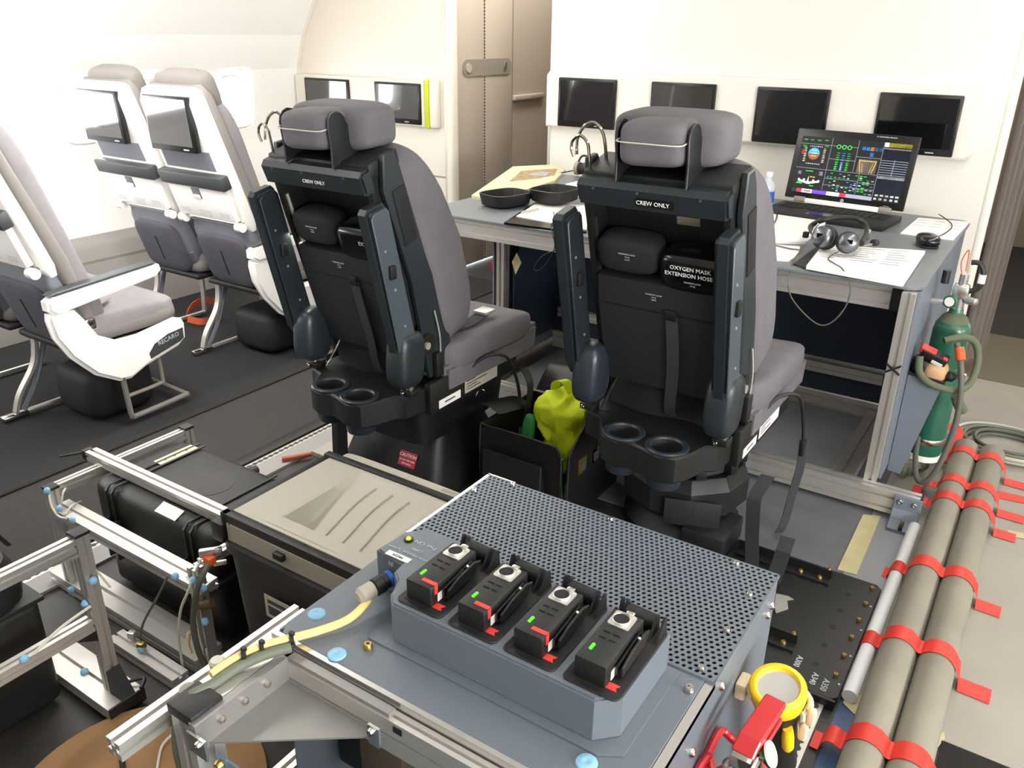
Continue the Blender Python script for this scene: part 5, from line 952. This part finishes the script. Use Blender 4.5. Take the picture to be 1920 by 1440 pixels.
tag(mk('silver_tape', B().prism([(PZ(u, v, .031).x, PZ(u, v, .031).y) for u, v in ((1450, 1112), (1478, 1118), (1488, 1124), (1476, 1126), (1478, 1142), (1455, 1150), (1450, 1130))], 'z', .0306, .032), 'silver_tape', None, 0), 'torn silver tape on the black plate next to the cabinet', 'tape')
# bent straps standing beside the seat pedestal
tag(mk('bent_bracket', B().ribbon([PY(1428, 1085, 2.05), PY(1410, 1060, 2.08), PY(1410, 1000, 2.1), PY(1413, 940, 2.1), PY(1418, 926, 2.11), PY(1440, 892, 2.17)], (1, .1, 0), .040, .004), 'seat_panel'), 'tall dark bent metal strap standing beside the seat pedestal', 'bracket', 'bent metal straps')
tag(mk('bent_bracket', B().ribbon([PY(1448, 1092, 2.06), PY(1460, 1060, 2.08), PY(1468, 1035, 2.09), PY(1478, 1008, 2.14)], (1, .1, 0), .042, .004), 'seat_panel'), 'short dark bent metal strap under the hanging black belt', 'bracket', 'bent metal straps')
tag(mk('floor_plate', B().prism([(-2.15, 1.90), (-1.93, 1.90), (-1.93, 2.22), (-2.15, 2.22)], 'z', .0, .02, .002).cyl((-2.05, 2.0, .0201), (-2.05, 2.0, .0206), .008, seg=10), 'grey_line', None, 0), 'grey drilled floor plate beside the caution pedestal', 'plate')
tag(mk('orange_cable', B().tube([(-2.19, 1.79, .022), (-2.16, 1.83, .022), (-2.13, 1.88, .022)], .009, 8, 4), 'orange_dull'), 'short orange cable lying along the floor rail', 'cable')
tag(mk('rubber_pipe', B().tube([(-2.205, 1.30, .026), (-2.20, 1.50, .026), (-2.20, 1.68, .026)], .016, 10, 3), 'seat_panel'), 'dark grey pipe lying along the floor rail behind the rack', 'pipe')
# ================================================================== FIRE EXTINGUISHER
ex = thing('fire_extinguisher', 'red fire extinguisher standing against the cabinet side', 'extinguisher', (-.175, .885, 0)); ec = Vector((-.175, .885, 0))
mk('cylinder', B().lathe([(.07, .004), (.074, .012), (.074, .455), (.069, .495), (.050, .525), (.024, .538), (.02, .545)], ec, seg=32), 'red', ex, 50)
mk('neck_ring', B().lathe([(.026, .515), (.026, .53), (.022, .532)], ec, seg=20), 'chrome', ex); mk('valve_block', B().box(ec+Vector((-.005, .004, .555)), (.032, .036, .05), bev=.006), 'chrome', ex); mk('pressure_dome', B().sph(ec+Vector((-.026, -.006, .558)), .013, 14), 'chrome', ex)
mk('nozzle', B().lathe([(.014, 0), (.014, .03), (.017, .032), (.017, .058), (.013, .06), (.011, .05), (0, .05)], ec+Vector((.012, .0, .548)), (.75, -.55, -.1), 18), 'chrome', ex)
mk('lever', B().prism([(-.008, .578), (.01, .592), (.098, .602), (.100, .611), (.012, .607), (-.010, .594)], 'x', -.016, .016, .002, M=Matrix.Translation((ec.x-.012, ec.y, .0)) @ Euler((0, 0, -.10)).to_matrix().to_4x4()), 'red', ex, 0); mk('lever_root', B().box(ec+Vector((-.012, -.008, .582)), (.03, .024, .022), bev=.002), 'chrome', ex); mk('lower_handle', B().prism([(-.005, .56), (.10, .572), (.10, .58), (-.005, .570)], 'x', -.013, .013, .002, M=Matrix.Translation((ec.x-.010, ec.y, 0)) @ Euler((0, 0, -.10)).to_matrix().to_4x4()), 'red', ex, 0)
mk('safety_seal', B().lathe([(.0, 0), (.018, .002), (.018, .005), (0, .006)], ec+Vector((.014, .028, .575)), (.8, .1, .5), 18), 'label_white', ex); mk('seal_tag', B().box(ec+Vector((.006, .018, .578)), (.014, .012, .004), (0, 0, .5)), 'green_print', ex)
mk('holder_hoop', B().tube([ec+Vector(v) for v in ((-.068, -.075, .50), (-.068, .03, .53), (-.066, .07, .535), (-.05, .075, .525), (.0, .06, .515), (.06, .055, .47))], .006, 8, 6), 'red', ex); mk('holder_hoop', B().tube([ec+Vector(v) for v in ((-.068, -.095, .50), (-.068, -.03, .53), (-.062, .01, .54), (-.045, -.01, .522), (.0, -.06, .50), (.04, -.075, .44))], .006, 8, 6), 'red', ex)
# ================================================================== FLASHLIGHT on its clips
fc = Vector((-.188, 1.045, .575)); fa = Vector((-.05, -.28, .96)).normalized()
to = thing('flashlight', 'yellow rimmed flashlight clipped upright to the cabinet side', 'flashlight', fc-fa*.2)
mk('head_rim', B().lathe([(.030, -.032), (.040, -.024), (.043, -.006), (.043, .004), (.040, .009), (.034, .010), (.031, .005), (.031, .0)], fc, fa, 32), 'yellow', to, 50); mk('reflector', B().lathe([(.031, .002), (.022, -.006), (.010, -.018), (.004, -.020)], fc, fa, 28), 'steel', to, 60); mk('lens', B().lathe([(.031, .0045), (.0, .0052)], fc, fa, 28), 'lens_clear', to, 60)
mk('barrel', B().lathe([(.030, -.20), (.030, -.05), (.033, -.036), (.030, -.032)], fc, fa, 24), 'black', to); mk('switch', B().lathe([(.008, -.02), (.010, .0), (.010, .03), (.006, .04)], fc-fa*.085+Vector((.022, -.022, 0)), -fa, 12), 'yellow', to)
for d_, r_ in ((.016, .046), (.064, .035)):
    cl_ = mk('spring_clip', B().tube([fc-fa*d_+Vector((r_*math.cos(a)+.004, r_*math.sin(a)*.9-.002, 0)) for a in (-.15, .5, 1.2, 2.0, 2.7, 3.3, 3.9)], .005, 8, 3), 'cream', to); mk('clip_tip', B().pill(fc-fa*d_+Vector((r_+.008, -.008, -.008)), (.007, .006, .017), .6), 'cream', cl_)
mk('clip_base', B().mm((-.2495, 1.03, .535), (-.232, 1.065, .565), .004), 'cream', to)
# ================================================================== OXYGEN BOTTLE AND MASK ON THE DESK SIDE
oc = Vector((-.205, 3.10, 0)); ox = thing('oxygen_bottle', 'green oxygen bottle with silver regulator strapped to the desk side', 'bottle', oc+Z1*.07)
mk('cylinder', B().lathe([(.045, .075), (.058, .085), (.060, .10), (.060, .555), (.055, .585), (.038, .61), (.024, .622), (.022, .64)], oc, seg=32), 'green_bottle', ox, 50); mk('shoulder_band', B().lathe([(.0565, .580), (.0395, .6115), (.0245, .6235)], oc, seg=28), 'olive', ox); mk('foot_ring', B().lathe([(.052, .066), (.062, .068), (.062, .088), (.058, .09)], oc, seg=28), 'label_white', ox)
for z_ in (.135, .40): mk('band_clamp', B().lathe([(.0608, z_), (.0622, z_+.002), (.0622, z_+.020), (.0608, z_+.022)], oc, seg=32), 'steel', ox); 
mk('clamp_screw', B().mm((oc.x+.05, oc.y-.045, .40), (oc.x+.08, oc.y-.02, .425), .003), 'steel', ox); mk('clamp_standoff', B().mm((-.288, 3.08, .40), (-.262, 3.12, .42)), 'panel_blue', ox, 0); mk('clamp_standoff', B().mm((-.288, 3.08, .13), (-.262, 3.12, .15)), 'panel_blue', ox, 0)
rg = mk('regulator', B().cyl(oc+Z1*.64, oc+Z1*.70, .020).box(oc+Z1*.70, (.05, .045, .05), bev=.008).cyl(oc+Z1*.72, oc+Z1*.76, .014), 'alu_bright', ox); mk('gauge', B().lathe([(.022, 0), (.022, .014), (.018, .016), (0, .016)], oc+Vector((-.02, -.02, .665)), (-.3, -1, .1), 20), 'green_bottle', rg); mk('gauge_face', B().cyl(oc+Vector((-.0248, -.0353, .6668)), oc+Vector((-.0251, -.0363, .6669)), .016, seg=20), 'label_white', rg)
mk('outlet', B().lathe([(.012, 0), (.014, .02), (.012, .04), (0, .042)], oc+Vector((.02, -.01, .675)), (.8, -.5, .1), 14), 'alu_bright', rg); mk('valve_knob', B().cyl(oc+Vector((-.055, .0, .72)), oc+Vector((-.055, 0, .765)), .013), 'black', rg); mk('hose_elbow', B().tube([oc+Vector((.02, .01, .70)), oc+Vector((.05, .01, .72)), oc+Vector((.052, .01, .77)), oc+Vector((.035, .01, .80)), oc+Vector((.01, .01, .80))], .009, 8, 5), 'black', rg); mk('elbow_band', B().cyl(oc+Vector((.052, .01, .735)), oc+Vector((.052, .01, .765)), .0115), 'label_white', rg); mk('wall_arm', B().mm((-.29, 3.085, .645), (-.21, 3.11, .66), .002), 'alu', rg); mk('seal_wire', B().tube([oc+Vector((-.01, 0, .76)), oc+Vector((-.02, .01, .80)), oc+Vector((-.005, .01, .84)), oc+Vector((.0, 0, .77))], .002, 6, 5), 'orange', rg)
# sheet metal holder with the mask
hd = thing('mask_holder', 'blue sheet metal wedge holder for the oxygen mask on the desk side', 'holder', (-.25, 2.92, .06))
def wedge(y_, ins): return [(-.288+ins, y_, .452), (-.178-ins, y_, .440), (-.245-ins, y_, .075), (-.288+ins, y_, .08)]
mk('front_sheet', B().rings([wedge(2.885, 0), wedge(2.889, 0)]), 'panel_blue', hd, 0); mk('outer_sheet', B().rings([[(-.182, 2.889, .44), (-.178, 2.889, .44), (-.178, 2.99, .44), (-.182, 2.99, .44)], [(-.249, 2.889, .075), (-.245, 2.889, .075), (-.245, 2.99, .075), (-.249, 2.99, .075)]]), 'panel_blue', hd, 0); mk('rear_sheet', B().rings([wedge(2.99, 0), wedge(2.994, 0)]), 'panel_blue', hd, 0)
mk('rubber_edge', B().tube([(-.288, 2.886, .452), (-.178, 2.886, .441), (-.178, 2.99, .441)], .006, 8, 0), 'black', hd); mk('inner_fill', B().mm((-.284, 2.892, .34), (-.20, 2.985, .40)), 'brown_rubber', hd, 0)
mk_ = thing('oxygen_mask', 'black and red oxygen mask with tan cup stowed in the holder', 'mask', (-.23, 2.94, .40)); 
mk('mask_cup', B().pill((-.215, 2.925, .455), (.040, .040, .052), .8, (.3, .2, 0)), 'skin_tan', mk_, 80); mk('face_seal', B().pill((-.255, 2.93, .47), (.035, .04, .04), .7), 'black', mk_, 80); mk('control_box', B().box((-.225, 2.905, .518), (.085, .035, .045), (.5, .35, .1), .006), 'black', mk_); mk('red_lever', B().box((-.245, 2.898, .538), (.05, .026, .024), (.5, .35, .1), .004), 'red_bright', mk_); mk('red_button', B().box((-.190, 2.893, .520), (.016, .012, .012), (.5, .35, .1), .003), 'red_bright', mk_); mk('white_tag', B().box((-.212, 2.886, .503), (.035, .002, .013), (.5, .35, .1)), 'label_white', mk_, 0)
mk('harness_tube', B().tube([(-.265, 2.88, .52), (-.255, 2.87, .47), (-.22, 2.865, .44), (-.17, 2.88, .425), (-.13, 2.91, .42), (-.105, 2.95, .44), (-.10, 2.99, .50), (-.12, 3.0, .56), (-.16, 2.98, .58), (-.21, 2.95, .565)], .012, 10, 6), 'olive', mk_); mk('harness_tube', B().tube([(-.135, 2.93, .39), (-.12, 2.95, .35), (-.11, 2.97, .33)], .018, 10, 5), 'olive', mk_)
mk('supply_hose', B().tube([(-.17, 2.93, .57), (-.145, 2.90, .52), (-.125, 2.88, .44), (-.115, 2.87, .34), (-.12, 2.86, .24), (-.135, 2.85, .15), (-.16, 2.85, .09), (-.19, 2.87, .085), (-.215, 2.95, .13), (-.225, 3.02, .17)], .0095, 10, 6), 'cable_grey', mk_); mk('hose_tag', B().cyl((-.160, 2.92, .56), (-.145, 2.90, .525), .015), 'orange', mk_); mk('valve_black', B().sph((-.165, 2.91, .46), .018), 'black', mk_)
tag(mk('webbing_roll', B().ribbon([PZ(1693, 900, .006)+Vector((0, .03, .0)), PZ(1695, 895, .006)+Vector((.0, .03, .05)), PZ(1710, 890, .006)+Vector((.02, .03, .06)), PZ(1715, 892, .006)+Vector((.025, .03, .02)), PZ(1710, 895, .004)+Vector((0, .03, .008))], (.3, 1, 0), .05, .006, 6), 'olive'), 'rolled olive webbing strap on the floor below the mask holder', 'strap')
tag(mk('blue_bracket', B().mm((-.215, 3.20, .004), (-.135, 3.26, .02)).mm((-.215, 3.25, .02), (-.135, 3.26, .11)).mm((-.19, 3.245, .03), (-.182, 3.2495, .09)), 'panel_blue', None, 0), 'blue foot bracket on the floor under the green bottle', 'bracket')
# red and grey breathing set behind the left desk leg
bs = thing('breathing_set', 'portable breathing set with red fittings behind the desk end leg', 'breathing set', (-2.17, 3.30, .0)); q = Vector((-2.20, 3.28, 0))
mk('bottle', B().lathe([(.035, .02), (.045, .04), (.045, .36), (.03, .40), (.015, .41)], q, seg=20), 'green_bottle', bs); mk('regulator', B().box(q+Z1*.44, (.06, .05, .05), bev=.006), 'alu', bs); mk('red_knob', B().box(q+Vector((-.03, -.03, .43)), (.04, .03, .05), bev=.006), 'red', bs); mk('red_knob', B().box(q+Vector((.02, -.03, .48)), (.035, .03, .035), bev=.006), 'red', bs)
for i in range(5): mk('grip_bar', B().cyl(q+Vector((-.035, 0, .50+i*.016)), q+Vector((.045, .01, .515+i*.016)), .006, seg=8), 'grey_line', bs)
mk('stand', B().mm((q.x-.06, q.y-.06, .003), (q.x+.06, q.y+.06, .02), .004), 'black', bs)
# ================================================================== PILOT BAG
bx0, bx1, by0, by1, bh = -1.45, -1.13, 2.02, 2.36, .285
bg = thing('pilot_bag', 'open black leather pilot bag between the two crew seats', 'bag', (-1.29, 2.19, 0))
mk('rear_side', B().prism([(bx0, .004), (bx1, .004), (bx1, bh-.05), (bx1-.015, bh-.01), (bx1-.05, bh), (bx0+.04, bh), (bx0, bh-.02)], 'y', by0, by0+.008, .002), 'leather', bg, 30); mk('front_side', B().mm((bx0, by1-.008, .004), (bx1, by1, bh), .003), 'leather', bg); mk('left_side', B().mm((bx0, by0+.008, .004), (bx0+.008, by1-.008, bh), .002), 'leather', bg); rsd = mk('right_side', B().prism([(by0-.01, .004), (by1+.02, .004), (by1+.045, .15), (by1+.02, bh+.01), (by1-.06, bh+.05), (by0+.10, bh+.05), (by0, bh-.02)], 'x', bx1+.02, bx1+.03, .003), 'leather', bg, 30); mk('bottom', B().mm((bx0+.009, by0+.009, .006), (bx1+.02, by1-.009, .014)), 'leather_in', bg, 0)
mk('rear_pocket', B().prism([(.03, .02), (.0, .19), (-.01, .21), (-.012, .205), (-.02, .03)], 'x', bx0+.03, bx1-.06, .004, M=Matrix.Translation((0, by0-.012, 0))), 'leather', bg); mk('edge_piping', B().tube([(bx0+.004, by0-.001, .02), (bx0+.004, by0-.001, bh-.02), (bx0+.04, by0-.001, bh), (bx1-.05, by0-.001, bh), (bx1-.012, by0-.001, bh-.012), (bx1, by0-.001, bh-.05), (bx1, by0-.001, .02)], .003, 6, 4), 'box_dark', bg)
mk('flap', B().surf(lambda u, v: (-1.42+.36*v, 2.33+.15*u+.02*v, bh+.02+.07*math.sin(u*2.2)+.02*v), 10, 8), 'leather', bg, 60); mk('flap', B().surf(lambda u, v: (-1.535+.13*u+.03*v, 2.05+.16*v+.02*u, .305+.030*math.sin(u*3)-.02*v), 8, 8), 'leather', bg, 60); mk('flap_ring', B().tube([(-1.53, 2.11, .330), (-1.525, 2.12, .350), (-1.51, 2.13, .350), (-1.505, 2.135, .330)], .003, 6, 4), 'chrome', bg)
mk('flap_strap', B().ribbon([(-1.50, 2.30, .36), (-1.45, 2.28, .40), (-1.39, 2.24, .37), (-1.37, 2.20, .30), (-1.37, 2.18, .20)], (0, 1, 0), .035, .004, 5), 'leather', bg)
for y_, m_ in ((by0+.06, 'gold'), (by0+.15, 'chrome')):
    lk = mk('lock_plate', B().mm((bx1+.03, y_, .17), (bx1+.034, y_+.05, .225), .001), m_, rsd); mk('lock_face', B().mm((bx1+.034, y_+.012, .18), (bx1+.0365, y_+.04, .21)), 'ink', lk, 0)
mk('gusset', B().tube([(bx1+.002, by0, .16), (bx1+.012, by0-.004, .10), (bx1+.022, by0-.006, .12), (bx1+.026, by0-.01, .17)], .004, 6, 5), 'leather', bg)
# hi-vis vest stuffed into the bag
from mathutils import noise as mnoise
def crump(p_):
    v = Vector(p_); n1 = mnoise.noise(v*9+Vector((3.1, .7, 1.9))); n2 = abs(mnoise.noise(v*13+Vector((.3, 5.7, 2.2)))); n3 = abs(mnoise.noise(v*34))
    r_ = 1+.5*n1-.45*n2-.10*n3+.08
    return (v.x*r_, v.y*r_, v.z*(1+.25*n1-.25*n2))
vs = thing('safety_vest', 'crumpled bright yellow safety vest stuffed into the pilot bag', 'vest', (-1.22, 2.24, .10)); mk('cloth', B().pill((-1.238, 2.235, .238), (.088, .092, .165), .8, (0, .15, .4), 96, 64, fn=crump), 'hivis', vs, 70)
mk('strap_loop', B().ribbon([(-1.29, 2.25, .33), (-1.28, 2.23, .40), (-1.245, 2.23, .415), (-1.22, 2.24, .37), (-1.21, 2.24, .33)], (.5, .8, 0), .035, .003, 6), 'hivis', vs, 80)
gp = thing('snack_packet', 'green packet standing beside the yellow vest in the bag', 'packet', (-1.31, 2.16, .015)); mk('packet', B().pill((-1.345, 2.150, .18), (.022, .016, .12), .5, (0, .12, .2)), 'green_print', gp, 60); mk('silver_edge', B().mm((-1.372, 2.145, .14), (-1.369, 2.155, .24)), 'alu_bright', gp, 0)
tag(mk('document_folder', B().box((-1.19, 2.065, .13), (.08, .008, .18), (.15, .0, .35)), 'green_print', None, 0), 'dark green folder leaning at the near corner in the bag', 'folder')
cp_ = Vector((-1.40, 2.08, .02)); tag(mk('small_bottle', B().lathe([(.018, 0), (.020, .20), (.0215, .218), (.020, .222), (.0, .222)], cp_, seg=20), 'label_white', None, 50), 'white capped bottle top showing inside the pilot bag', 'bottle')
